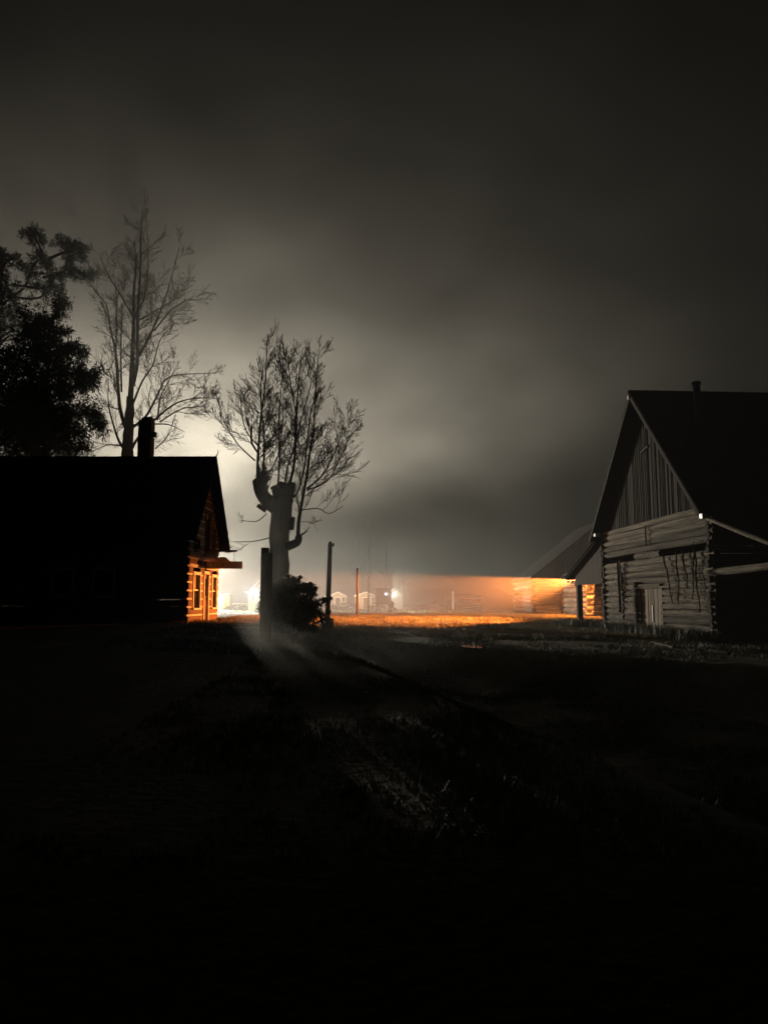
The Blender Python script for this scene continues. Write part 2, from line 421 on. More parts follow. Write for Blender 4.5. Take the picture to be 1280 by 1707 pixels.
# ------------------------------------------------------------------ log store on the left
def store():
    p = at(308, 1003, 30)
    X, Y0 = p.x, 30.0
    gz0 = .74
    t = thing('log_store', 'two storey hewn log building with pale chinking, its gable lit orange', 'house', (X, Y0, gz0))
    W, Lh = 5.6, 15.0
    zt, slope = 3.72, 1.127
    rz_ = lambda y: zt + slope * (y if y < W / 2 else W - y)
    h = .325
    # openings on the lit gable: (y0, y1, z0, z1)
    door = (2.77, 3.54, .0, 2.03)
    wins = [(.94, 1.98, .62, 2.05), (4.28, 5.12, .62, 2.05)]
    ups = [(2.85, 3.55, 2.85, 4.75), (4.05, 4.62, 2.98, 4.2), (.98, 1.75, 3.0, 3.5)]
    ops = [door] + wins + ups
    k = 0; z = 0.0
    while z < 7.0 - .3:
        zc = z + h / 2
        ylo = max(0, (z + h - zt) / slope); yhi = W - ylo
        if yhi - ylo < .5: break
        cuts = sorted((o[0] - .08, o[1] + .08) for o in ops if o[2] - .06 < zc < o[3] + .1)
        a = ylo
        segs = []
        for c0, c1 in cuts:
            if c0 - a > .05: segs.append((a, c0))
            a = max(a, c1)
        if yhi - a > .05: segs.append((a, yhi))
        for a, b in segs:
            log(t, (0, a, zc), (0, b, zc), .2, 'log', HEWN, h * .80)
            bx('chinking', 'chink', t, (-.02, a + .01, z - .035), (.085, b - .01, z + .035))
        z += h; k += 1
    # long wall towards the yard path, corner posts
    z = 0.0
    while z < zt - .1:
        log(t, (-Lh, 0.1, z + h / 2), (.14, 0.1, z + h / 2), .2, 'log', HEWN, h * .8)
        bx('chinking', 'hewn', t, (-Lh, .05, z - .035), (.02, .16, z + .035))  # chinking coloured as dark as the logs so this shaded wall stays black
        log(t, (-Lh, W - .1, z + h / 2), (.06, W - .1, z + h / 2), .2, 'log', HEWN, h * .8)
        z += h
    bx('inner_wall', 'shingle', t, (-.3, .2, -.3), (-.14, W - .2, zt)); bx('end_wall', 'shingle', t, (-Lh, .2, -.3), (-Lh + .2, W - .2, zt))
    MB().prism([(-.2, .2, zt), (-.2, W - .2, zt), (-.2, W / 2, 6.7)], (.06, 0, 0)).build('inner_gable', M['shingle'], t)
    bx('foundation', 'stone', t, (-Lh, -.02, -.5), (.1, W + .02, -.045))
    for xx in (-3.6, -5.2, -9.0):
        wn = bx('side_window', 'paint', t, (xx, -.03, 1.0), (xx + .9, .0, 2.2))
        MB().box((xx + .1, -.045, 1.1), (xx + .8, -.034, 2.1)).build('pane', M['glass'], t)
    def window(o, part='window', m='paint', split=True):
        y0, y1, z0, z1 = o
        f = MB()
        for a, b in (((y0 - .09, z0 - .02), (y0, z1 + .02)), ((y1, z0 - .02), (y1 + .09, z1 + .02))):
            f.box((-.05, a[0], a[1]), (.13, b[0], b[1]))
        f.box((-.05, y0, z1 - .1), (.13, y1, z1 + .02)); f.box((-.05, y0 - .14, z0 - .08), (.18, y1 + .14, z0 - .021))
        fo = f.build(part, M[m], t)
        pn = MB().box((-.03, y0 + .002, z0 - .015), (.0, y1 - .002, z1 - .103)).build('pane', M['glass'], fo)
        if split:
            zm = (z0 + z1) / 2
            s = MB().box((.003, y0 + .003, zm - .03), (.05, y1 - .003, zm + .03)).box((.003, (y0 + y1) / 2 - .02, zm + .031), (.045, (y0 + y1) / 2 + .02, z1 - .104))
            s.build('sash', M[m], fo)
            # curtain/blind drawn over the upper left half, pale in the photograph
            MB().box((-.0, y0 + .004, zm + .03), (.002, y0 + (y1 - y0) * .5, z1 - .105)).build('blind', M['chink'], fo)
        return fo
    for o in wins: window(o)
    window(ups[0], 'loft_door', 'hewn', False); window(ups[1], 'loft_window', 'hewn'); window(ups[2], 'loft_window', 'hewn')
    for o in (ups[0], ups[1]):
        bx('loft_head_board', 'paint', t, (-.03, o[0] + .02, o[3] - .32), (.03, o[1] - .02, o[3] - .11))
    # door
    y0, y1, z0, z1 = door
    f = MB().box((-.05, y0 - .09, -.04), (.13, y0, z1)).box((-.05, y1, -.04), (.13, y1 + .09, z1)).box((-.05, y0 - .09, z1 + .001), (.13, y1 + .09, z1 + .13))
    fr = f.build('door_frame', M['paint'], t)
    dr = MB().box((-.02, y0 + .005, 0), (.03, y1 - .005, z1 - .005)).build('door', M['hewn'], t)
    MB().box((.032, y0 + .12, 1.1), (.045, y1 - .12, 1.85)).build('door_pane', M['glass'], dr)
    MB().box((.032, y0 + .12, .2), (.04, y1 - .12, .9)).build('door_panel', M['hewn'], dr)
    MB().tube([(.03, y1 - .09, 1.0), (.1, y1 - .09, 1.0)], .03, 8).build('door_knob', M['metal'], dr)
    bx('band_board', 'paint', t, (.0, 0.0, 2.28), (.12, W, 2.36))
    # roof
    zr = zt + slope * W / 2 + .1
    ye = .55; ze = zt + .1 - ye * slope
    for s_, ya in ((1, -ye), (-1, W + ye)):
        sl = MB().prism([(.46, ya, ze), (.46, W / 2, zr), (.46, W / 2, zr + .12), (.46, ya, ze + .12)], (-Lh - .9, 0, 0)).build('roof_slope', M['shingle'], t)
        for k in range(18):
            f0, f1 = k / 18, (k + 1) / 18
            q0, q1 = ya + (W / 2 - ya) * f0, ya + (W / 2 - ya) * f1
            a, b = ze + (zr - ze) * f0, ze + (zr - ze) * f1
            MB().prism([(.49, q0, a + .125), (.49, q1, b + .125), (.49, q1, b + .14), (.49, q0, a + .165)], (-Lh - .96, 0, 0)).build('shingle_course', M['shingle'], sl)
        MB().prism([(.44, ya, ze - .06), (.44, W / 2, zr - .08), (.44, W / 2, zr + .02), (.44, ya, ze + .04)], (.06, 0, 0)).build('barge_board', M['shingle'], t)
    # chimney on the ridge, with its bricks' uneven top
    cx = at(245, 720, Y0 + W / 2).x - X
    MB().box((cx - .29, W / 2 - .27, zr - .6), (cx + .27, W / 2 + .27, zr + 1.66)).build('chimney', M['brick'], t)
    MB().prism([(cx - .2, W / 2 - .27, zr + 1.66), (cx + .27, W / 2 - .27, zr + 1.66), (cx + .24, W / 2 - .27, zr + 1.84), (cx + .12, W / 2 - .27, zr + 1.8), (cx + .02, W / 2 - .27, zr + 1.86), (cx - .16, W / 2 - .27, zr + 1.76)], (0, .54, 0)).build('chimney_cap', M['brick'], t)
    bx('flue_bracket', 'metal', t, (cx + .272, W / 2 - .1, zr + .95), (cx + .42, W / 2 + .1, zr + 1.2))
    MB().tube([(.4, W / 2, zr + .1), (.5, W / 2, zr + .2), (.54, W / 2, zr + .3), (.53, W / 2, zr + .42)], [.03, .025, .02, .015], 5).build('ridge_hook', M['metal'], t)
    # sign bracket and hanging sign
    sy = 3.0
    MB().tube([(-.1, sy, 3.02), (1.42, sy, 3.02)], .045, 8).build('bracket_pole', M['metal'], t)
    sg = thing('hanging_sign', 'long wooden name board hung out from the orange log gable', 'sign', (X, Y0 + sy, gz0))
    MB().box((.12, -.03, 2.26), (1.66, .03, 2.58)).build('board', M['sign'], sg)
    MB().prism([(.56, -.028, 2.581), (1.12, -.028, 2.581), (.94, -.028, 2.76), (.68, -.028, 2.76)], (0, .056, 0)).build('crest', M['sign'], sg)
    bx('sign_edge', 'letter', sg, (.0, -.05, 2.22), (.119, .05, 2.62))
    for xx in (.5, 1.3): MB().tube([(xx, 0, 2.57), (xx, 0, 3.0)], .012, 5).build('hanger', M['metal'], sg)
    cu = bpy.data.curves.new('lettering', 'FONT'); cu.body = 'TORY'; cu.size = .27; cu.extrude = .006; cu.align_x = 'CENTER'; cu.space_character = 1.15
    tmp = bpy.data.objects.new('lettering_curve', cu); C.objects.link(tmp)
    me = bpy.data.meshes.new_from_object(tmp.evaluated_get(bpy.context.evaluated_depsgraph_get()))
    bpy.data.objects.remove(tmp)
    me.materials.clear(); me.materials.append(M['letter'])
    link('lettering', me, None, sg, (.74, -.035, 2.325), (R(90), 0, 0))
    return t
store()

# ------------------------------------------------------------------ other log cabins at the right, behind the barn
def cabin_logs(t, x0, x1, y0, y1, n, h, skip=()):
    for k in range(n):
        z = h * (k + .5)
        e = lambda: rnd.uniform(.1, .28)
        log(t, (x0 - e(), y0, z), (x1 + e(), y0, z), h * 1.03); log(t, (x0 - e(), y1, z), (x1 + e(), y1, z), h * 1.03)
        log(t, (x0, y0 - e(), z + h / 2), (x0, y1 + e(), z + h / 2), h * 1.03); log(t, (x1, y0 - e(), z + h / 2), (x1, y1 + e(), z + h / 2), h * 1.03)
def gable_roof(t, x0, x1, y0, y1, z, rise, along='x', m='shingle', ov=.35, th=.1):
    if along == 'x':
        ym = (y0 + y1) / 2; s = rise / (ym - y0)
        for ya, sg_ in ((y0 - ov, 1), (y1 + ov, 1)):
            MB().prism([(x0 - ov, ya, z - ov * s), (x0 - ov, ym, z + rise), (x0 - ov, ym, z + rise + th), (x0 - ov, ya, z - ov * s + th)], (x1 - x0 + 2 * ov, 0, 0)).build('roof_slope', M[m], t)
        for x in (x0, x1): MB().prism([(x - .04, y0, z - .02), (x - .04, y1, z - .02), (x - .04, ym, z + rise - .03)], (.08, 0, 0)).build('gable', M['plank'], t)
    else:
        xm = (x0 + x1) / 2; s = rise / (xm - x0)
        for xa in (x0 - ov, x1 + ov):
            MB().prism([(xa, y0 - ov, z - ov * s), (xm, y0 - ov, z + rise), (xm, y0 - ov, z + rise + th), (xa, y0 - ov, z - ov * s + th)], (0, y1 - y0 + 2 * ov, 0)).build('roof_slope', M[m], t)
        for y in (y0, y1): MB().prism([(x0, y - .04, z - .02), (x1, y - .04, z - .02), (xm, y - .04, z + rise - .03)], (0, .08, 0)).build('gable', M['oldpost'], t)

cb = thing('log_house', 'wide log house with dark front gable, set back beyond the orange lamp', 'cabin', (11.7, 60.6, gz(14, 61)))
cabin_logs(cb, 0, 11, 0, 8, 8, .36); gable_roof(cb, 0, 11, 0, 8, 2.95, 4.4, 'y')
MB().box((.2, .1, -.2), (10.8, .14, 2.9)).build('inner_backing', M['log'], cb)
cc = thing('log_cabin', 'log cabin with yellow lit side wall behind the barn lean-to', 'cabin', (13.75, 52.2, gz(15, 54)))
cabin_logs(cc, 0, 5.5, 0, 6.6, 8, .36); gable_roof(cc, 0, 5.5, 0, 6.6, 2.95, 1.5, 'y')
MB().box((.1, .2, -.2), (.14, 6.4, 2.9)).build('inner_backing', M['log'], cc); MB().box((.15, .1, -.2), (5.4, .14, 2.9)).build('inner_backing', M['log'], cc)
for k in range(5): log(cc, (.45 + k * .62, -.32, 2.05), (.45 + k * .62, .4, 2.05), .14, 'joist_end')

# ------------------------------------------------------------------ sodium yard lamp on a bracket from that cabin
def sodium_lamp():
    L0 = at(962, 966, 50.4)
    r1 = at(330, 950, 20) - Vector((0, 0, 1.6)); r2 = at(962, 966, 50.4) - Vector((0, 0, 1.6))
    nrm = r2.cross(r1); nrm.normalize()
    if nrm.z < 0: nrm = -nrm
    t = thing('yard_lamp', 'hooded sodium yard lamp on an arm from the cabin corner', 'lamp', L0)
    q = nrm.to_track_quat('Z', 'X').to_matrix().to_4x4()
    mb = MB(); rr = .3; n = 96
    # world azimuth limits of the open window of the drum
    inv = q.inverted()
    def az(v):
        u = inv @ Vector(v); return math.degrees(math.atan2(u.y, u.x)) % 360
    aim = Vector((-7.75, 29.75, 0)) - Vector((L0.x, L0.y, 0))
    a0, a1 = az((.75, .8, 0)), az(aim)
    cuts = sorted([360 * k / n for k in range(n)] + [a0, a1]); cuts.append(cuts[0] + 360)
    for d0, d1 in zip(cuts[:-1], cuts[1:]):
        # closed segments reach well below the lamp, the window leaves the rim in the lamp plane
        mid = (d0 + d1) / 2
        lo = .0 if (mid % 360 - a0) % 360 < (a1 - a0) % 360 else -.45
        p = [Vector((rr * math.cos(R(d)), rr * math.sin(R(d)), z)) for d, z in ((d0, lo), (d1, lo), (d1, .14), (d0, .14))]
        o = [Vector((v.x * 1.03, v.y * 1.03, v.z)) for v in p]
        mb.add([q @ v for v in p + o], [(0,1,2,3),(7,6,5,4),(0,4,5,1),(1,5,6,2),(2,6,7,3),(3,7,4,0)])
    ring = [q @ Vector((rr * 1.04 * math.cos(R(360 * k / n)), rr * 1.04 * math.sin(R(360 * k / n)), .141)) for k in range(n)]
    mb.prism(ring, q @ Vector((0, 0, .02)))
    mb.build('hood', M['metal'], t)
    c = Vector((13.7, 52.2, gz(15, 54) + 2.9)) - L0
    MB().tube([Vector((0, 0, .16)), Vector((.1, .15, .3)), c + Vector((-.1, -.1, .25)), c + Vector((.15, .1, -.1))], .035, 8).build('arm', M['metal'], t, True)
    ld = bpy.data.lights.new('sodium_flood', 'SPOT'); ld.energy = P_ORANGE; ld.color = (1, .27, .05); ld.shadow_soft_size = .007
    ld.spot_size = R(84); ld.spot_blend = 1.0
    lo = bpy.data.objects.new('sodium_flood', ld); C.objects.link(lo); lo.location = L0
    lo.rotation_euler = (Vector((-17, -6.8, 3.2))).to_track_quat('-Z', 'Y').to_euler()
    l2 = bpy.data.lights.new('sodium_bulb', 'POINT'); l2.energy = P_ORANGE_BULB; l2.color = (1, .29, .055); l2.shadow_soft_size = .006
    lo2 = bpy.data.objects.new('sodium_bulb', l2); C.objects.link(lo2); lo2.location = L0
sodium_lamp()

# ------------------------------------------------------------------ white flood light behind the store, small lamp by the far cottage
def point(name, loc, e, col, r=.08):
    l = bpy.data.lights.new(name, 'POINT'); l.energy = e; l.color = col; l.shadow_soft_size = r
    o = bpy.data.objects.new(name, l); C.objects.link(o); o.location = loc
    return o
Wp = at(330, 973, 90)
t = thing('flood_light', 'white flood light on a tall stand behind the log store', 'lamp', (Wp.x, Wp.y, gz(Wp.x, Wp.y)))
hz = Wp.z - t.location.z
MB().tube([(0, .5, -.1), (0, .5, hz + .3)], .06, 8).build('pole', M['metal'], t)
MB().box((-.3, .3, hz - .2), (.3, .45, hz + .2)).build('head', M['metal'], t)
MB().box((-.25, .285, hz - .15), (.25, .299, hz + .15)).build('lens', M['bulb'], t)
mb = MB()                                                             # unseen curved shield added to keep the white light off the cottages
for k in range(30):
    a0_, a1_ = R(-22 + 128 * k / 30), R(-22 + 128 * (k + 1) / 30)
    q = [(r_ * math.cos(a), r_ * math.sin(a), z) for r_ in (.45, .46) for a, z in ((a0_, -.5), (a1_, -.5), (a1_, .14), (a0_, .14))]
    mb.add(q, [(0,1,2,3),(7,6,5,4),(0,4,5,1),(2,6,7,3)])
mb.box((-.02, .3, -.05), (.02, .46, 0))
mb.build('added_light_blocker', M['metal'], t, loc=(0, 0, hz))
point('white_flood', Wp, P_WHITE, (1, .89, .72), .1)

Vp = at(427, 987, 70)
t = thing('lamp_post', 'bright bluish white lamp on a thin post before the cottage', 'lamp', (Vp.x, Vp.y, gz(Vp.x, Vp.y)))
hv = Vp.z - t.location.z
MB().tube([(0, .12, -.1), (0, .12, hv)], .04, 8).build('pole', M['metal'], t)
bmx = bmesh.new(); bmesh.ops.create_icosphere(bmx, subdivisions=2, radius=.22); me = bpy.data.meshes.new('globe'); bmx.to_mesh(me); bmx.free()
link('globe', me, M['bulb'], t, (0, 0, hv))
point('lamp_post_light', Vp + Vector((0, -.35, 0)), P_VISIBLE, (.62, .82, 1.0), .1)

# ------------------------------------------------------------------ far buildings
def shed(name, label, px0, px1, pyb, pye, pya, Y, depth, m='siding', cat='cabin', group=None, trim=True, door=True, roofm='shingle', baseoff=0):
    a, b = at(px0, pyb, Y), at(px1, pyb, Y)
    g0 = min(gz(a.x, Y), a.z + .3)
    W = b.x - a.x; hw = at(px0, pye, Y).z - g0; ha = at((px0 + px1) / 2, pya, Y).z - g0
    t = thing(name, label, cat, (a.x, Y, g0), 0, group)
    MB().box((0, .03, -.3), (W, depth, hw)).build('wall', M[m], t)
    k = 0; z = .05
    while z < hw - .05:                                                # lapped boards on the front
        bx('siding_board', m, t, (0.0, 0, z), (W, .028, min(z + .19, hw))); z += .2
    xm = W / 2; ov = .18 * W / 2.6; s = (ha - hw) / xm
    MB().prism([(0, .01, hw), (W, .01, hw), (xm, .01, ha - .05)], (0, depth - .02, 0)).build('gable', M[m], t)
    for xa in (-ov, W + ov):
        MB().prism([(xa, -.25, hw - ov * s), (xm, -.25, ha), (xm, -.25, ha + .08), (xa, -.25, hw - ov * s + .08)], (0, depth + .5, 0)).build('roof_slope', M[roofm], t)
        if trim: MB().prism([(xa, -.29, hw - ov * s - .04), (xm, -.29, ha - .04), (xm, -.29, ha + .1), (xa, -.29, hw - ov * s + .1)], (0, .035, 0)).build('fascia', M['white'], t)
    if door:
        d = MB().box((xm - .42, -.04, 0), (xm + .42, -.005, min(1.95, hw - .1))).build('door_frame', M['white'], t)
        MB().box((xm - .33, -.055, .04), (xm + .33, -.042, min(1.86, hw - .2))).build('door', M['hewn'], d)
        wn = MB().box((W * .84 - .18, -.04, 1.0), (W * .84 + .18, -.005, 1.6)).build('window', M['white'], t)
        MB().box((W * .84 - .13, -.05, 1.05), (W * .84 + .13, -.041, 1.55)).build('pane', M['glass'], wn)
    return t, W, hw, ha
t1 = shed('small_cabin', 'small gabled cabin with white trim just right of the leaning pole', 549, 577, 1018, 994, 987.5, 104, 3)[0]
t2 = shed('small_cabin', 'small gabled cabin with white trim between thin poles and raised booth', 592, 627, 1018, 994, 987.5, 104, 3)[0]
for px, py, who in ((549.5, 987, 'first'), (592.5, 993, 'second')):
    p = at(px, py, 103.5)
    o = MB().box((-.1, -.06, -.1), (.1, .06, .1)).build('porch_light', M['bulbwarm'], None, loc=p)
    tag(o, 'small warm porch light at the eave of the cabin beside the leaning pole' if who == 'first' else 'small warm porch light at the eave of the cabin beside the thin poles', 'lamp', 'cabin porch lights')
    point('porch_light_glow', p + Vector((.35, -1.3, .1)), 2.2, (1, .75, .48), .05)
shed('white_shed', 'pale gabled shed lit white beside the raised booth', 649, 671, 1011, 993, 985, 96, 4, 'white', 'shed', door=False)
shed('grey_shed', 'dim wide gabled shed veiled by orange fog beyond the log wall', 804, 856, 1018, 995, 982, 92, 5, 'plank', 'shed', door=False, trim=False)
ct = shed('cottage', 'white gabled cottage behind the bright lamp post', 416, 470, 1018, 986, 957, 88, 5, 'siding', 'house')
c0 = ct[0]
MB().box((-.45, -.9, ct[2] - .12), (1.1, -.05, ct[2])).build('porch_roof', M['white'], c0)
for x in (.0, .9): bx('porch_post', 'white', c0, (x, -.8, -.1), (x + .1, -.7, ct[2] - .12))
f = MB().box((.22, -.05, 1.1), (.62, -.004, 1.9)).build('window', M['white'], c0); MB().box((.27, -.06, 1.15), (.57, -.051, 1.85)).build('pane', M['glass'], f)

# open yellow shelter beside the store's far corner
a = at(362, 1017, 108); sx = a.x - 2.0
t = thing('yellow_shelter', 'yellow open fronted shelter lit from inside beyond the log store', 'shelter', (sx, 108, gz(sx, 108)))
bx('back_wall', 'yellow', t, (0, 1.7, -.1), (3.35, 1.78, 2.05)); bx('left_wall', 'yellow', t, (-.08, 0, -.1), (0, 1.7, 2.05)); bx('side_panel', 'yellow', t, (2.9, .6, -.1), (3.35, .66, 1.9))
for x in (0, 2.75, 3.4): bx('post', 'white', t, (x, -.1, -.1), (x + .12, .02, 2.05))
bx('roof', 'white', t, (-.3, -.35, 2.05), (3.9, 2.0, 2.17))
point('shelter_light', (sx + 1.9, 108.7, gz(sx, 108) + 1.85), P_SHELTER, (1, .85, .4), .08)

def rail_fence(name, label, x0, x1, y, n=4, rails=2, hgt=.8, m='white'):
    t = thing(name, label, 'fence', (x0, y, gz((x0 + x1) / 2, y)))
    L = x1 - x0
    for i in range(n): bx('post', m, t, (L * i / (n - 1) - .05, -.05, -.2), (L * i / (n - 1) + .05, .05, hgt))
    for r_ in range(rails): bx('rail', m, t, (0, -.085, hgt * (.45 + .45 * r_)), (L, -.051, hgt * (.45 + .45 * r_) + .1))
    return t
q0, q1 = at(388, 1010, 94), at(411, 1010, 94)
rail_fence('rail_fence', 'low white rail fence between yellow shelter and cottage', q0.x, q1.x, 94)

# raised booth
b0 = at(627, 1003, 74)
t = thing('raised_booth', 'dark boarded booth on legs with flat roof and a white lamp', 'booth', (b0.x, 74, gz(b0.x, 74)))
for x in (0, 1.3):
    for y in (0, 1.2): bx('leg', 'oldpost', t, (x, y, -.2), (x + .11, y + .11, .75))
for k in range(8): bx('wall_board', 'plank', t, (-.03, -.035, .72 + k * .18), (1.45, -.001, .72 + k * .18 + .165))
MB().box((-.02, 0, .72), (1.44, 1.32, 2.15)).build('body', M['plank'], t)
MB().box((-.18, -.25, 2.16), (1.65, 1.5, 2.28)).build('roof', M['shingle'], t)
lp = MB().box((.84, -.14, 1.62), (1.06, -.05, 1.78)).build('lamp', M['bulb'], t)
lw = Vector((b0.x + 1.7, 74.6, gz(b0.x, 74) + 1.7))
bx('side_lamp', 'metal', t, (1.45, .5, 1.62), (1.6, .7, 1.8))
point('booth_light', lw, P_BOOTH, (.95, 1.0, .82), .06)

def shrub(name, label, loc, rx, rz_, n, size, seed, group=None, m='leaf', cat='shrub', cone=False, extra=()):
    t = thing(name, label, cat, loc, 0, group)
    r = np.random.default_rng(seed)
    # clumps, then leaves on each clump
    K = max(10, min(110, n // 120))
    cl = []
    while len(cl) < K:
        p = r.uniform(-1, 1, 3)
        if np.linalg.norm(p) > 1: continue
        if np.linalg.norm(p) < .55 and r.random() < .6: continue
        if cone:
            k = 1 - (p[2] + 1) / 2; p[0] *= k * 1.1; p[1] *= k * 1.1
        cl.append((p * np.array([rx, rx, rz_]) + np.array([0, 0, rz_ * 1.0]), rx * r.uniform(.2, .34)))
    cl += [(np.array(e[:3]), e[3]) for e in extra]
    per = n // len(cl)
    cen = np.concatenate([c + (lambda d: d / np.linalg.norm(d, axis=1)[:, None] * (r.random((per, 1)) ** .5))(r.normal(size=(per, 3))) * s * np.array([1, 1, .85]) for c, s in cl])
    cen[:, 2] = np.abs(cen[:, 2])
    N = len(cen)
    d = r.normal(size=(N, 3)); d[:, 2] -= .3; d /= np.linalg.norm(d, axis=1)[:, None]
    u = np.cross(d, r.normal(size=(N, 3))); u /= np.linalg.norm(u, axis=1)[:, None]
    L = size * r.uniform(.6, 1.3, (N, 1)); Wd = L * .42
    V = np.stack([cen - d * L / 2, cen + u * Wd / 2, cen + d * L / 2, cen - u * Wd / 2], 1).reshape(-1, 3)
    F = np.arange(N * 4).reshape(-1, 4)
    o = soup('foliage', V, F, M[m], t); o['kind'] = 'stuff'
    mb = MB()
    for c, s in cl[:: max(1, len(cl) // 40)] + cl[len(cl) - len(extra):]:
        c = Vector([float(v) for v in c]); mid = c * .5 + Vector((0, 0, c.z * .12))
        mb.tube([(c.x * .06, c.y * .06, -.1), mid, c], [.03 * rx, .018 * rx, .006 * rx], 5)
    mb.build('branches', M['bark'], t, True)
    return t
bp = at(484, 1046, 25.6)
shrub('evergreen_shrub', 'dense rounded evergreen shrub at the foot of the pollarded tree', (bp.x, 25.6, gz(bp.x, 25.6) - .03), .92, .97, 22000, .10, 5,
      extra=[(1.0, -.1, .72, .17), (1.12, 0, 1.18, .13), (.92, .1, 1.05, .2), (1.25, -.05, .78, .09), (1.06, 0, .5, .1), (.75, 0, .25, .15), (.5, 0, 1.62, .17), (.1, .1, 1.8, .2), (-.35, 0, 1.72, .2), (-.7, 0, 1.4, .2), (.72, .2, 1.35, .18), (-.85, -.1, .9, .2), (1.2, .1, 1.0, .06), (1.32, 0, 1.22, .05), (.3, 0, 1.92, .06), (-.1, 0, 1.96, .05), (.66, 0, 1.72, .05)])
for i, (px, Y, w_, h_, lab) in enumerate([
        (560, 96, .75, .40, 'low dark bush before the first small cabin door'), (573, 96, .6, .45, 'low dark bush at right end of the first small cabin'),
        (590, 96, .55, .42, 'low dark bush left of the second small cabin'), (622, 92, .75, .48, 'low dark bush between the second small cabin and the booth'),
        (438, 70, .35, .6, 'small leafy bush under the bright lamp post'), (405, 90, .8, .35, 'low bush at the end of the white rail fence'), (383, 90, .6, .28, 'low bush before the yellow shelter')]):
    p = at(px, 1010, Y)
    shrub('low_bush', lab, (p.x, Y, gz(p.x, Y) - .05), w_, h_, 700, .16, 40 + i, 'low bushes along the far cabins')
p = at(651, 1010, 72); shrub('conical_shrub', 'dark pointed conifer shrub at the foot of the raised booth', (p.x, 72, gz(p.x, 72)), .62, .58, 2600, .12, 77, None, 'leaf', 'shrub', True)

# ------------------------------------------------------------------ posts and poles in the yard
pp = at(439.5, 1065, 22); gp = gz(pp.x, 22)
t = thing('gate_post', 'tall dark double post standing left of the evergreen shrub', 'post', (pp.x, 22, gp))
ztop = at(440, 914.5, 22).z - gp
MB().box((-.10, -.11, -.4), (.10, .11, ztop)).build('post', M['oldpost'], t)
MB().box((.101, .02, -.4), (.19, .2, ztop - .12)).build('side_post', M['oldpost'], t)
MB().box((-.105, -.115, ztop), (.105, .115, ztop + .02)).build('cap', M['metal'], t)
pt_ = at(545.5, 1048, 30.2)
gpt = gz(pt_.x, 30)
t = thing('flower_tub', 'dark round wooden flower tub at the foot of the leaning pole', 'planter', (pt_.x, 30, gpt))
mb = MB()
for k in range(14):                                                  # staves
    a0_, a1_ = 2 * math.pi * k / 14 + .02, 2 * math.pi * (k + 1) / 14 - .02
    q = [(r_ * math.cos(a), r_ * math.sin(a), z) for r_, z in ((.22, -.03), (.27, .36)) for a in (a0_, a1_)]
    qi = [(v[0] * .88, v[1] * .88, v[2]) for v in q]
    MB().add(q + qi, [(0,1,3,2),(6,7,5,4),(0,4,5,1),(2,3,7,6),(0,2,6,4),(1,5,7,3)]).build('stave', M['clay'], t)
MB().tube([(0, 0, .26), (0, 0, .3)], .235, 14).build('soil', M['bark'], t)
for z, r_ in ((.06, .236), (.28, .266)): MB().tube([(0, 0, z), (0, 0, z + .03)], r_, 16, cap=False).build('hoop', M['metal'], t)
p = shrub('tub_flowers', 'ragged plant growing in the round flower tub', (pt_.x, 30, gpt + .28), .24, .17, 700, .09, 61, None, 'leaf', 'plant')
def pole(name, label, pxb, pxt, pyt, Y, r0, r1, knob=False, group=None, m='oldpost'):
    b = at(pxb, 1003, Y); tp = at(pxt, pyt, Y); z = gz(b.x, Y)
    t = thing(name, label, 'pole', (b.x, Y, z), 0, group)
    pts = [Vector((0, 0, -.3)), Vector(((tp.x - b.x) * .5 + .01, 0, (tp.z - z) * .5)), Vector((tp.x - b.x, 0, tp.z - z))]
    MB().tube(pts, [r0, (r0 + r1) / 2, r1], 9).build('shaft', M[m], t, True)
    if knob:
        e = pts[2]
        MB().tube([e + Vector((.0, -.02, -.12)), e + Vector((.13, -.02, -.1)), e + Vector((.14, -.02, -.02))], [.05, .05, .035], 7).build('insulator', M['metal'], t)
        MB().tube([e, e + Vector((.02, 0, .06))], [r1 * .8, r1 * .3], 7).build('tip', M[m], t)
    return t
pole('leaning_pole', 'tall wooden pole leaning slightly right behind the flower tub', 545, 550.5, 905, 31, .11, .09, True)
pole('utility_pole', 'straight thin pole between the two small cabins', 595.5, 595.5, 947, 52, .10, .075)
pole('utility_pole', 'thinner pole in front of the second small cabin', 614, 614, 960, 66, .06, .05)
pole('utility_pole', 'thin dark pole at the left side of the raised booth', 626, 626, 978, 78, .06, .05)
pole('marker_post', 'white painted post beside the log yard wall', 755, 755, 986, 86, .11, .11, False, None, 'white')
for i, (px, top, lab) in enumerate([(741, 992, 'tallest grey stake beside the white post'), (745.5, 1003, 'short grey stake next to the tallest stake'), (750, 1001, 'grey stake leaning against the white post'), (726, 997, 'thin lone stake behind the small cart')]):
    pole('fence_stake', lab, px, px + rnd.uniform(-.5, .5), top, 87, .06, .05, False, 'stakes by the white post')
# log yard wall
a, b = at(758, 1015, 88), at(802, 1015, 88)
t = thing('log_wall', 'low stacked log wall between the white post and the dim shed', 'wall', (a.x, 88, gz(a.x, 88)))
for k in range(5): log(t, (0, 0, .16 + k * .33), (b.x - a.x + rnd.uniform(-.3, .2), 0, .16 + k * .33), .34)
bx('end_stake', 'oldpost', t, (-.14, .14, -.2), (.0, .28, 1.9)); bx('end_stake', 'oldpost', t, (3.0, .19, -.2), (3.14, .33, 1.8))
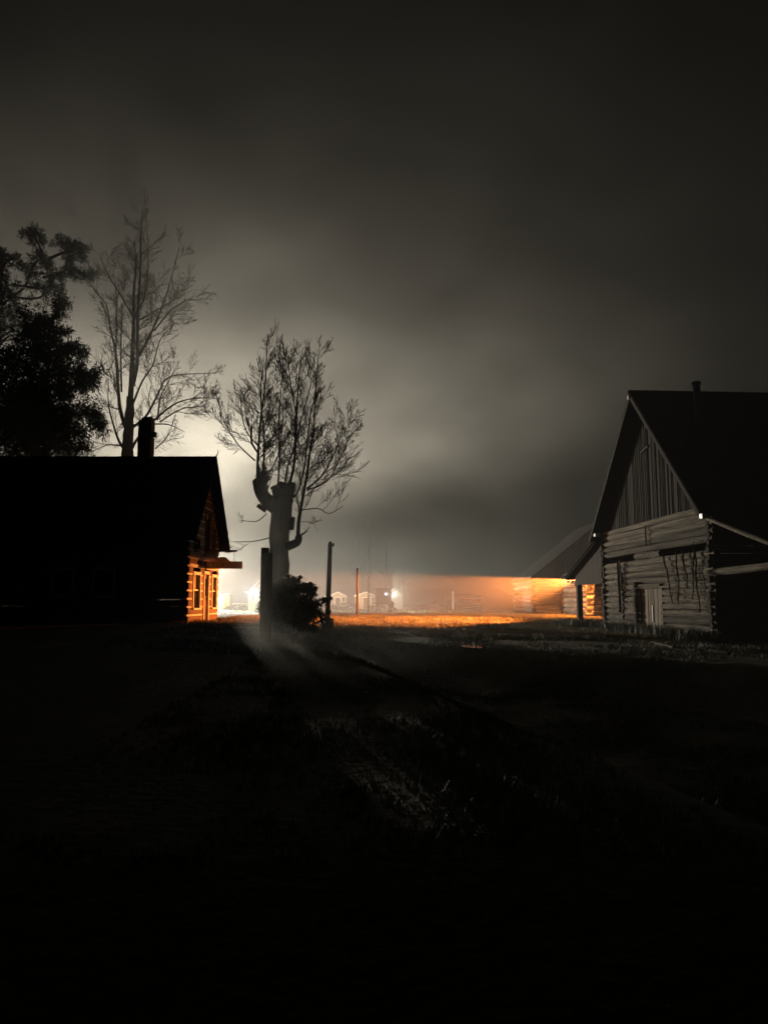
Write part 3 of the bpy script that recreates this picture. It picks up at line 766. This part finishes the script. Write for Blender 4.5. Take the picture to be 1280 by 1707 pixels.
# small cart
a = at(713, 1010, 84)
t = thing('small_cart', 'small old two wheeled cart left of the stakes', 'cart', (a.x, 84, gz(a.x, 84)))
bx('bed', 'oldpost', t, (.1, -.35, .45), (1.15, .35, .62))
for yy in (-.42, .42):
    mb = MB(); c = Vector((.55, yy, .36))
    ring = [c + Vector((.36 * math.cos(2 * math.pi * k / 16), 0, .36 * math.sin(2 * math.pi * k / 16))) for k in range(17)]
    mb.tube(ring, .035, 6)
    wh = mb.build('wheel', M['oldpost'], t)
    sp = MB()
    for k in range(8): sp.tube([c, ring[k * 2]], .018, 4)
    sp.build('spokes', M['oldpost'], wh)
MB().tube([(1.1, 0, .5), (1.7, 0, .2), (2.0, 0, .05)], .04, 6).build('shaft', M['oldpost'], t)

# ------------------------------------------------------------------ bare trees
class Tree:
    def __init__(s, seed, rmin=.007): s.r = random.Random(seed); s.mb = MB(); s.rmin = rmin; s.jit = .075
    def branch(s, p, d, L, r0, lvl, up=.35):
        r = s.r
        n = 6 if lvl < 2 else 4
        pts = [p.copy()]; q = p.copy(); d = d.normalized(); dirs = [d.copy()]
        for i in range(n):
            d = (d + Vector((r.gauss(0, s.jit), r.gauss(0, s.jit), r.gauss(0, .06) + up * .13))).normalized()
            q = q + d * L / n; pts.append(q.copy()); dirs.append(d.copy())
        rad = [max(s.rmin, r0 * (1 - .82 * i / n)) for i in range(n + 1)]
        s.mb.tube(pts, rad, 5 if lvl < 2 else 3, cap=False)
        if lvl >= 3: return
        m = {1: 9, 2: 5}.get(lvl, 7)
        m = max(2, int(m * min(1.3, .45 + L / 2.0)))
        for k in range(m):
            f = .18 + .8 * (k + r.random()) / m; i = min(n - 1, int(f * n)); b = pts[i].lerp(pts[i + 1], f * n - i)
            ax = dirs[i].orthogonal().normalized(); ax.rotate(Matrix.Rotation(r.uniform(0, 6.28), 3, dirs[i]))
            nd = (dirs[i] * .8 + ax * r.uniform(.4, .75)).normalized()
            s.branch(b, nd, L * r.uniform(.28, .55) * (1.15 - .55 * f), max(s.rmin, rad[i] * .55), lvl + 1, up)
    def stem(s, pts, r0, r1, den, blen, up, lo=.15):
        """side branches along a traced stem"""
        r = s.r; L = sum((pts[i + 1] - pts[i]).length for i in range(len(pts) - 1))
        m = int(L * den)
        for k in range(m):
            f = lo + (1 - lo) * (k + r.random()) / m
            x = f * (len(pts) - 1); i = min(len(pts) - 2, int(x)); b = pts[i].lerp(pts[i + 1], x - i)
            d = (pts[i + 1] - pts[i]).normalized()
            ax = d.orthogonal().normalized(); ax.rotate(Matrix.Rotation(r.uniform(0, 6.28), 3, d))
            nd = (d * r.uniform(.5, .9) + ax * r.uniform(.6, 1)).normalized()
            rr = (r0 * (1 - f) + r1 * f)
            s.branch(b, nd, blen * r.uniform(.5, 1.15) * (1.1 - .6 * f), max(.008, rr * .38), 1, up)

def smooth_path(pts, per=4):
    out = []
    for i in range(len(pts) - 1):
        p0, p1, p2, p3 = pts[max(i - 1, 0)], pts[i], pts[i + 1], pts[min(i + 2, len(pts) - 1)]
        for k in range(per):
            t = k / per
            out.append(.5 * ((2 * p1) + (p2 - p0) * t + (2 * p0 - 5 * p1 + 4 * p2 - p3) * t * t + (3 * p1 - p0 - 3 * p2 + p3) * t ** 3))
    out.append(pts[-1]); return out

def bare_tree(name, label, Y, base_px, conv, trunk, stems, seed, den, blen, up, ground_off=0, lo=.15, rmin=.008):
    """trunk/stems: survey points (px, py, depth offset in m) with radii at both ends"""
    b = at(base_px, 1003, Y); t = thing(name, label, 'tree', (b.x, Y, gz(b.x, Y) + ground_off))
    o = t.location.copy()
    P = lambda q: (lambda v: Vector((v.x, v.y + q[2], v.z)) - o)(at(*conv(q[0], q[1]), Y))
    tr = Tree(seed, rmin)
    pts, rad = trunk
    w = [P(q) for q in pts]; w[0].z = -.3
    MB_ = MB(); sp = smooth_path(w, 4)
    rr = np.interp(np.linspace(0, 1, len(sp)), np.linspace(0, 1, len(rad)), rad)
    MB_.tube(sp, list(rr), 20)
    for i, v in enumerate(MB_.v):
        k = noise.noise(Vector(v) * 1.9) * .07 + noise.noise(Vector(v) * 5) * .04; MB_.v[i] = (v[0] + k, v[1] + k * .6, v[2])
    tk = MB_.build('trunk', M['bark'], t, True)
    for pts, r0, r1 in stems:
        w = smooth_path([P(q) for q in pts], 4)
        mb = MB(); mb.tube(w, list(np.linspace(r0, r1, len(w))), 8)
        mb.build('limb', M['bark'], t, True)
        tr.stem(w, r0, r1, den * (.3 if w[-1].z < w[0].z + .6 else 1), blen, up, lo)
    cr = tr.mb.build('crown', M['twig'], t); cr['kind'] = 'stuff'
    return t, len(tr.mb.f)

z7 = lambda x, y: (350 + x / 4.267, 530 + y / 4.267)
stems7 = [
    ([(490, 1360, 0), (410, 1300, -.1), (365, 1240, -.2), (345, 1160, -.3)], .30, .17),
    ([(350, 1200, -.3), (350, 1040, -.3), (365, 860, -.4), (375, 700, -.3), (395, 520, -.2), (402, 330, 0), (400, 150, .1)], .085, .012),
    ([(372, 1180, -.1), (378, 1000, .2), (370, 800, .5), (340, 600, .9), (330, 420, 1.1), (340, 270, 1.2)], .075, .012),
    ([(350, 970, -.3), (313, 900, -.5), (315, 790, -.5)], .05, .04),
    ([(335, 1030, -.4), (230, 930, -.9), (150, 790, -1.2), (105, 640, -1.3)], .04, .01),
    ([(335, 900, .3), (230, 770, .9), (180, 620, 1.3), (172, 500, 1.4)], .04, .01),
    ([(400, 1210, 0), (395, 1110, .2), (430, 1050, .5), (470, 900, .9), (490, 640, 1.2), (490, 320, 1.3)], .05, .01),
    ([(490, 1200, -.2), (510, 1000, -.5), (505, 800, -.6), (520, 560, -.6), (535, 360, -.5)], .05, .01),
    ([(530, 1200, .1), (545, 1040, .4), (590, 860, .8), (640, 640, 1.0), (690, 430, 1.2), (720, 300, 1.3)], .06, .01),
    ([(560, 1200, 0), (600, 1050, -.1), (615, 850, -.3), (625, 680, -.4), (640, 480, -.4), (656, 290, -.4)], .08, .012),
    ([(620, 690, -.4), (590, 480, -.9), (585, 330, -1)], .035, .01),
    ([(590, 1290, -.3), (640, 1250, -.6), (690, 1090, -.9), (710, 960, -1.1), (735, 760, -1.2), (770, 600, -1.2), (785, 380, -1.1), (795, 300, -1)], .05, .01),
    ([(560, 1630, -.3), (630, 1600, -.4), (640, 1560, -.4)], .16, .13),
    ([(635, 1590, -.4), (640, 1440, -.3), (665, 1270, -.1), (690, 1100, .1), (705, 950, .3), (725, 800, .5), (730, 620, .8), (745, 420, 1.0)], .10, .012),
    ([(690, 1210, .1), (790, 1100, .6), (870, 930, 1), (930, 740, 1.3), (940, 620, 1.4)], .055, .01),
    ([(690, 1225, 0), (840, 1180, -.6), (930, 1050, -1), (1020, 860, -1.2)], .04, .008),
    ([(410, 1400, -.3), (350, 1460, -.6), (240, 1455, -.9)], .035, .008),
    ([(430, 1570, -.3), (330, 1600, -.7), (190, 1610, -1.1)], .035, .008),
    ([(660, 1370, -.2), (780, 1370, -.6), (860, 1410, -.8), (960, 1360, -1)], .03, .008),
    ([(650, 1450, 0), (720, 1450, .4), (760, 1520, .6)], .02, .006),
]
trunk7 = ([(505, 2200, 0), (492, 1900, 0), (490, 1640, 0), (505, 1480, 0), (510, 1330, 0), (520, 1210, 0)], [.5, .40, .355, .37, .40, .37])
T1, n1 = bare_tree('pollarded_tree', 'thick pollarded bare tree with a cut trunk and upright shoots', 27.6, 466, z7, trunk7, [(p_, a_ * (.72 if a_ < .12 else 1), b_) for p_, a_, b_ in stems7], 11, 5.6, 1.5, .9, rmin=.0065)
# sawn stubs of the pollard
for (x, y, dx, dy, r_) in [(395, 1330, -52, 4, .085), (480, 1230, -20, -30, .15), (570, 1220, 10, -40, .15), (575, 1460, 15, -40, .10)]:
    a = at(*z7(x, y + 40), 27.4) - T1.location; b = at(*z7(x + dx, y + dy), 27.2) - T1.location
    MB().tube([a, a.lerp(b, .6), b], [r_ * 1.1, r_, r_ * .95], 9).build('stub', M['bark'], T1, True)

for (x, y, r_) in [(352, 1175, .19), (470, 1225, .17), (515, 1205, .2), (572, 1200, .17), (430, 1300, .2), (560, 1300, .15), (365, 1250, .17)]:   # knuckles grown over old cuts
    bmx = bmesh.new(); bmesh.ops.create_icosphere(bmx, subdivisions=3, radius=r_)
    for v in bmx.verts: v.co *= 1 + .5 * noise.noise(v.co * 6 + Vector((x, y, 0))) + .2 * noise.noise(v.co * 15 + Vector((y, x, 0)))
    me = bpy.data.meshes.new('knuckle'); bmx.to_mesh(me); bmx.free()
    link('knuckle', me, M['bark'], T1, at(*z7(x, y), 27.5) - T1.location)

z8 = lambda x, y: (x / 3.368, 320 + y / 3.368)
stems8 = [
    ([(735, 1150, 0), (745, 950, 0), (745, 750, .2), (740, 560, .4), (745, 400, .6), (735, 250, .7)], .17, .03),
    ([(745, 1090, 0), (785, 960, -.4), (795, 750, -.7), (815, 500, -.9), (822, 300, -1), (830, 150, -1)], .14, .02),
    ([(742, 700, .2), (790, 560, .8), (800, 330, 1.2), (785, 40, 1.3)], .06, .012),
    ([(715, 1340, 0), (650, 1200, .8), (620, 1020, 1.3), (598, 850, 1.6), (560, 700, 1.8), (530, 560, 2), (450, 470, 2.2)], .13, .02),
    ([(655, 1100, .9), (670, 900, .3), (685, 700, 0), (690, 640, 0)], .06, .015),
    ([(600, 850, 1.6), (590, 640, 2), (580, 450, 2.2), (560, 370, 2.3)], .06, .012),
    ([(740, 690, .2), (690, 590, -.5), (640, 500, -1), (600, 400, -1.3)], .055, .012),
    ([(795, 940, -.5), (880, 840, -1.2), (940, 740, -1.6), (1000, 600, -1.9), (1060, 400, -2.1)], .085, .014),
    ([(900, 820, -1.2), (1010, 740, -2), (1110, 690, -2.4)], .05, .012),
    ([(800, 740, -.6), (870, 650, .4), (960, 570, .9), (1060, 500, 1.2)], .055, .012),
    ([(735, 1330, 0), (800, 1250, .6), (850, 1130, 1), (900, 1010, 1.4), (1000, 970, 1.9), (1170, 950, 2.4)], .09, .014),
    ([(760, 1200, -.4), (830, 1090, -1), (900, 1010, -1.4), (950, 880, -1.7), (1040, 800, -1.9)], .07, .012),
    ([(860, 1260, .9), (870, 1120, 1.2), (900, 1040, 1.5), (960, 900, 1.8)], .06, .012),
    ([(735, 1450, 0), (800, 1400, -.8), (900, 1330, -1.6), (1030, 1250, -2.2), (1130, 1225, -2.5), (1240, 1230, -2.9)], .10, .012),
    ([(710, 1460, 0), (640, 1380, .9), (590, 1280, 1.5), (545, 1140, 1.9), (540, 980, 2.1)], .10, .014),
    ([(705, 1430, 0), (640, 1440, -1), (570, 1500, -1.8)], .05, .012),
    ([(870, 1270, 1), (980, 1180, 1.6), (1100, 1150, 2), (1130, 1080, 2.2)], .05, .01),
    ([(890, 1340, -1.6), (1000, 1350, -2), (1100, 1400, -2.4)], .05, .01),
    ([(930, 1480, -2), (1000, 1420, -2.2), (1040, 1330, -2.4)], .04, .01),
    ([(598, 880, 1.6), (520, 960, 2.2), (480, 860, 2.6)], .03, .01),
]
trunk8 = ([(714, 2300, 0), (714, 1800, 0), (716, 1480, 0), (728, 1280, 0), (735, 1150, 0)], [.55, .45, .33, .27, .18])
T2, n2 = bare_tree('poplar_tree', 'tall spreading bare tree rising behind the store chimney', 44, 212, z8, trunk8, stems8, 23, 2.0, 2.5, .5, rmin=.009)

# faint far bare trees behind the small cabins
def far_tree(label, px, Y, hgt, seed):
    b = at(px, 1003, Y); t = thing('bare_tree', label, 'tree', (b.x, Y, gz(b.x, Y)), 0, 'far bare trees')
    tr = Tree(seed); r = tr.r
    w = smooth_path([Vector((r.uniform(-.3, .3) * i / 4, r.uniform(-.3, .3) * i / 4, hgt * i / 4 - .2)) for i in range(5)], 3)
    MB().tube(w, list(np.linspace(.22, .03, len(w))), 8).build('trunk', M['bark'], t, True)
    tr.stem(w, .2, .03, 1.6, hgt * .28, .6, .25)
    c = tr.mb.build('crown', M['twig'], t); c['kind'] = 'stuff'
far_tree('far bare tree in the fog between the two small cabins', 600, 118, 12, 31)
far_tree('far bare tree in the fog above the second small cabin', 617, 124, 13, 32)
far_tree('far bare tree in the fog behind the raised booth', 642, 116, 10, 33)
far_tree('far bare tree in the fog above the white shed', 668, 122, 8, 34)

# ------------------------------------------------------------------ evergreens behind the store on the left
def needles(clumps, seed, per, ln, wd, droop):
    r = np.random.default_rng(seed)
    cs = np.array([c[:3] for c in clumps]); rs = np.array([c[3] for c in clumps])
    idx = np.repeat(np.arange(len(cs)), per); N = len(idx)
    d = r.normal(size=(N, 3)); d /= np.linalg.norm(d, axis=1)[:, None]
    cen = cs[idx] + d * (r.random((N, 1)) ** .6) * rs[idx][:, None] * np.array([1, 1, 1.15])
    dd = r.normal(size=(N, 3)) * .8 + d; dd[:, 2] += droop; dd /= np.linalg.norm(dd, axis=1)[:, None]
    u = np.cross(dd, r.normal(size=(N, 3))); u /= np.linalg.norm(u, axis=1)[:, None]
    L = ln * r.uniform(.6, 1.3, (N, 1)); W_ = wd * r.uniform(.7, 1.2, (N, 1))
    V = np.stack([cen - u * W_ / 2, cen + u * W_ / 2, cen + dd * L], 1).reshape(-1, 3)
    return V, np.arange(N * 3).reshape(-1, 3)
def conifer(name, label, Y, base_px, limbs, seed, per, cr, ln, wd, droop, fill=None, r0=.35):
    b = at(base_px, 1003, Y); t = thing(name, label, 'tree', (b.x, Y, gz(b.x, Y))); o = t.location.copy()
    r = random.Random(seed); clumps = []; br = MB()
    top = min(q[1] for l in limbs for q in l)
    zt = at(base_px, top + 60, Y).z - o.z
    MB().tube([(0, 0, -.3), (.1, 0, zt * .5), (0, 0, zt)], [r0, r0 * .7, .05], 10).build('trunk', M['bark'], t, True)
    for l in limbs:
        w = [(lambda v: Vector((v.x, v.y + r.uniform(-1.2, 1.2), v.z)) - o)(at(q[0], q[1], Y)) for q in l]
        sp = smooth_path(w, 4)
        br.tube(sp, list(np.linspace(.09, .02, len(sp))), 5)
        for i, p in enumerate(sp):
            if i < len(sp) * .25: continue
            for k in range(2): clumps.append((*(p + Vector((r.gauss(0, .16), r.gauss(0, .3), r.gauss(.02, .14)))), cr * r.uniform(.6, 1.15)))
    if fill:
        for (px, py, w_, h_, n_) in fill:
            for k in range(n_):
                a, q = r.uniform(0, 6.28), r.random() ** .5
                x, y = px + w_ * q * math.cos(a), py + h_ * q * math.sin(a)
                v = at(x, y, Y) - o; v.y += r.uniform(-2.2, 2.2)
                clumps.append((*v, cr * r.uniform(.8, 1.5)))
                if k % 3 == 0: br.tube([Vector((0, v.y * .2, v.z - .8)), Vector((v.x * .5, v.y * .6, v.z - .3)), v], [.05, .03, .012], 4)
    br.build('limbs', M['bark'], t, True)
    V, F = needles(clumps, seed, per, ln, wd, droop)
    c = soup('crown', V, F, M['needle'], t); c['kind'] = 'stuff'
limbs_p = [[(5, 520), (40, 480), (70, 450), (60, 420), (53, 395)], [(70, 455), (72, 440), (66, 400), (68, 392)], [(70, 460), (95, 445), (108, 420), (107, 398)],
           [(95, 445), (120, 432), (130, 415), (129, 400)], [(80, 465), (110, 460), (130, 450), (143, 440)], [(10, 500), (20, 460), (24, 435)], [(20, 470), (35, 445), (38, 440)],
           [(20, 500), (60, 490), (100, 465)], [(-20, 470), (0, 440), (8, 430)], [(40, 490), (75, 480), (95, 475)]]
conifer('pine_tree', 'dark pine with clumped upturned branches behind the store roof', 38, -30, limbs_p, 51, 100, .235, .19, .04, .2, [(5, 512, 48, 42, 95), (-30, 560, 70, 80, 90)], .3)
limbs_c = [[(40, 560), (80, 545), (100, 548)], [(60, 600), (110, 580), (132, 585)], [(70, 640), (120, 620), (165, 640)], [(80, 700), (130, 680), (155, 690)], [(60, 560), (95, 520), (106, 505)], [(90, 660), (140, 655), (166, 632)]]
conifer('cedar_tree', 'dark drooping cedar tree behind the left end of the store', 36.5, 60, limbs_c, 52, 95, .36, .24, .06, -.7,
        [(75, 570, 35, 30, 40), (80, 640, 60, 55, 95), (85, 715, 66, 45, 100), (30, 640, 60, 80, 85), (40, 720, 80, 50, 110)], .35)

# ------------------------------------------------------------------ grass
def grass(name, label, regions, seed, m):
    r = np.random.default_rng(seed); Vs = []
    for (x0, x1, y0, y1, n, h, wd, blades, clump) in regions:
        x = r.uniform(x0, x1, n); y = r.uniform(y0, y1, n)
        den = np.array([noise.noise(Vector((a * .55, b * .4, 5))) + .5 * noise.noise(Vector((a * 1.7, b * 1.4, 2))) for a, b in zip(x, y)])
        keep = den + r.uniform(-.35, .35, n) > clump
        x, y, den = x[keep], y[keep], den[keep]
        z = np.array([gz(a, b) for a, b in zip(x, y)])
        for k in range(blades):
            n2 = len(x)
            ox, oy = x + r.normal(0, h * .28, n2), y + r.normal(0, h * .28, n2)
            a = r.uniform(0, 6.28, n2); hh = h * r.uniform(.45, 1.25, n2) * (1 + .5 * den)
            lx, ly = r.normal(0, .45, n2) * hh, r.normal(0, .45, n2) * hh
            dx, dy = np.cos(a) * wd / 2, np.sin(a) * wd / 2
            Vs.append(np.stack([np.stack([ox - dx, oy - dy, z - .02], 1), np.stack([ox + dx, oy + dy, z - .02], 1), np.stack([ox + lx, oy + ly, z + hh], 1)], 1))
    V = np.concatenate(Vs).reshape(-1, 3)
    o = soup(name, V, np.arange(len(V)).reshape(-1, 3), m)
    tag(o, label, 'grass', kind='stuff')
grass('grass', 'short rough green grass on the near side of the yard', [
    (-3, 7, 5, 20, 24000, .075, .012, 4, .02), (-7, 13, 18, 31, 22000, .09, .02, 3, .0), (-45, 30, 66, 125, 14000, .16, .06, 3, 0)], 8, M['grass'])
grass('lamplit_strip_grass', 'grass across the middle of the yard, lamp light put into its paler colour', [(-8, 15, 29, 67, 95000, .12, .025, 3, -.2)], 18, M['lit_grass'])  # the strip's lamp light is partly painted into these brighter blades
grass('tall_weeds', 'dark tall weeds growing along the foot of the barn wall', [
    (10.6, 11.5, 27.0, 39.5, 1500, .42, .025, 5, -.5), (9.6, 11.2, 40.5, 44, 500, .4, .03, 5, -.4), (11, 12.4, 26.3, 28.5, 400, .35, .025, 5, -.5)], 9, M['leaf'])

# ------------------------------------------------------------------ puddle, lying poles, white lumps
def puddle(px, py, w_, d_, label, seed):
    zz = .2
    Y = 26
    for _ in range(12):
        p = at(px, py, Y); g_ = gz(p.x, Y); Y *= 1 + (p.z - g_) / max(.2, 1.6 - g_)
    p = at(px, py, Y); r = random.Random(seed); n = 28; c = Vector((p.x, Y, 0)); pts = []
    for k in range(n):
        a = 2 * math.pi * k / n; q = 1 + .45 * noise.noise(Vector((math.cos(a) * 1.6, math.sin(a) * 1.6, seed)))
        pts.append((c.x + w_ * q * math.cos(a), c.y + d_ * q * math.sin(a)))
    zm = max(gz(x, y) for x, y in pts) + .006
    mb = MB(); mb.add([(x, y, zm) for x, y in pts], [tuple(range(n))])
    o = mb.build('puddle', M['water']); o['kind'] = 'structure'
wm = mat('puddle_water', (.02, .018, .015), None, rough=.03, spec=.6); M['water'] = wm
puddle(785, 1077.5, .32, .75, 'p', 1.3); puddle(703, 1079, .16, .3, 'p', 4.1)
for i, (pa, pb, d, lab) in enumerate([((952, 1060), (972, 1066), .07, 'short pale pole lying on the grass near the lean-to post'),
                                     ((1086, 1073), (1122, 1081), .09, 'pale pole lying in the weeds before the barn door'),
                                     ((1180, 1088), (1214, 1092), .10, 'pale pole lying on the grass off the barn corner')]):
    ends = []
    for px, py in (pa, pb):
        Y = 28
        for _ in range(14):
            p = at(px, py, Y); g_ = gz(p.x, Y); Y *= 1 + (p.z - g_) / max(.2, 1.6 - g_)
        p = at(px, py, Y); ends.append(Vector((p.x, Y, gz(p.x, Y) + d * .4)))
    v = ends[1] - ends[0]
    o = log(None, ends[0], ends[1], d, 'lying_pole'); tag(o, lab, 'pole', 'poles lying on the grass')
for px, py, lab in ((970.5, 1051.5, 'small white lump put for a bright dot at the foot of the lean-to post'), (1010, 1060.5, 'small white lump put for a bright dot by the barn far corner')):  # white lumps put in place of two tiny bright dots
    Y = 30
    for _ in range(14):
        p = at(px, py, Y); g_ = gz(p.x, Y); Y *= 1 + (p.z - g_) / max(.2, 1.6 - g_)
    bmx = bmesh.new(); bmesh.ops.create_icosphere(bmx, subdivisions=2, radius=.08)
    for v in bmx.verts: v.co *= 1 + .25 * noise.noise(v.co * 9 + Vector((px, 0, 0)))
    me = bpy.data.meshes.new('stone'); bmx.to_mesh(me); bmx.free()
    tag(link('white_lump', me, M['white'], None, (p.x, Y, gz(p.x, Y) + .05)), lab, 'stone', 'white lumps by the barn')

# ------------------------------------------------------------------ night fog
hm = bpy.data.materials.new('night_fog'); hm.use_nodes = True
n = hm.node_tree.nodes; n.remove(n['Principled BSDF'])
pv = n.new('ShaderNodeVolumePrincipled'); pv.inputs['Color'].default_value = (.925, .925, .885, 1)
pv.inputs['Density'].default_value = HAZE; pv.inputs['Anisotropy'].default_value = .25
hm.node_tree.links.new(pv.outputs[0], n['Material Output'].inputs['Volume'])
hz_ = MB().box((-265, -14, -2), (265, 304, 62)).build('haze', hm); hz_['kind'] = 'stuff'
hz_['label'] = 'thin pale night haze filling the whole yard'; hz_['category'] = 'haze'

def drift(name, label, lo, hi, base, puffs, ramp, nscale, namt, aniso, fades=()):
    """drifting smoke: soft puffs (centre, radii, density) broken up by noise, thinning towards the yard"""
    m = bpy.data.materials.new(name); m.use_nodes = True
    n = m.node_tree.nodes; L = m.node_tree.links; n.remove(n['Principled BSDF'])
    tc = n.new('ShaderNodeTexCoord')
    def math_(op, a, b=None):
        q = n.new('ShaderNodeMath'); q.operation = op
        for i, v in enumerate((a, b)):
            if v is None: continue
            if isinstance(v, (int, float)): q.inputs[i].default_value = v
            else: L.new(v, q.inputs[i])
        return q.outputs[0]
    sep = n.new('ShaderNodeSeparateXYZ'); L.new(tc.outputs['Object'], sep.inputs[0])
    mr = n.new('ShaderNodeMapRange'); mr.interpolation_type = 'SMOOTHSTEP'
    mr.inputs[1].default_value, mr.inputs[2].default_value = ramp; L.new(sep.outputs[1], mr.inputs[0])
    tot = math_('MULTIPLY', mr.outputs[0], base)
    for ax, a, b, v in fades:                                   # thins out upwards and towards the sides
        q = n.new('ShaderNodeMapRange'); q.interpolation_type = 'SMOOTHSTEP'; L.new(sep.outputs[ax], q.inputs[0])
        q.inputs[1].default_value, q.inputs[2].default_value, q.inputs[3].default_value, q.inputs[4].default_value = a, b, 1, v
        tot = math_('MULTIPLY', tot, q.outputs[0])
    for c, r, d in puffs:
        a = n.new('ShaderNodeVectorMath'); a.operation = 'SUBTRACT'; a.inputs[1].default_value = c; L.new(tc.outputs['Object'], a.inputs[0])
        b = n.new('ShaderNodeVectorMath'); b.operation = 'DIVIDE'; b.inputs[1].default_value = r; L.new(a.outputs[0], b.inputs[0])
        e = n.new('ShaderNodeVectorMath'); e.operation = 'DOT_PRODUCT'; L.new(b.outputs[0], e.inputs[0]); L.new(b.outputs[0], e.inputs[1])
        tot = math_('ADD', tot, math_('MULTIPLY', math_('EXPONENT', math_('MULTIPLY', e.outputs['Value'], -1.0)), d))
    nz = n.new('ShaderNodeTexNoise'); nz.inputs['Scale'].default_value = nscale; nz.inputs['Detail'].default_value = 4
    mp = n.new('ShaderNodeMapping'); mp.inputs['Scale'].default_value = (1, 1, 1.8); L.new(tc.outputs['Object'], mp.inputs[0]); L.new(mp.outputs[0], nz.inputs['Vector'])
    m2 = n.new('ShaderNodeMapRange'); m2.inputs[1].default_value = .35; m2.inputs[2].default_value = .65
    m2.inputs[3].default_value = 1 - namt; m2.inputs[4].default_value = 1 + namt; L.new(nz.outputs[0], m2.inputs[0])
    tot = math_('MAXIMUM', math_('MULTIPLY', tot, m2.outputs[0]), 0.0)
    pv = n.new('ShaderNodeVolumePrincipled'); pv.inputs['Color'].default_value = (.925, .925, .885, 1); pv.inputs['Anisotropy'].default_value = aniso
    L.new(tot, pv.inputs['Density']); L.new(pv.outputs[0], n['Material Output'].inputs['Volume'])
    o = MB().box(lo, hi).build(name, m); o['kind'] = 'stuff'; o['label'] = label; o['category'] = 'fog'
    return o
drift('fog_bank', 'pale fog bank drifting over the far end of the yard', (-62, 30, -1.8), (46, 136, 46), .0034,
      [((-21, 73, 21), (12, 25, 6), .014), ((3, 78, 21), (15, 20, 5), .0045), ((12, 64, 1), (24, 22, 4), .0014), ((-6, 76, 10.5), (34, 36, 4.2), -.0034),
       ((-14.5, 39, 19), (8, 7, 5), .011), ((-20, 91, 3), (14, 14, 5), -.0027)],
      (32, 54), .085, .95, .2, [(2, 12, 42, .3), (0, 4, 38, .3)])
drift('ground_mist', 'low mist lit from behind around the post and evergreen shrub', (-11, 8, -.8), (6, 30.5, 9), .0,
      [((-2.2, 19, .5), (2.3, 4.5, 1.1), .022), ((-3.2, 22.5, 2.6), (1.7, 4, 3.2), .015)],
      (0, 1), .35, .5, .35)
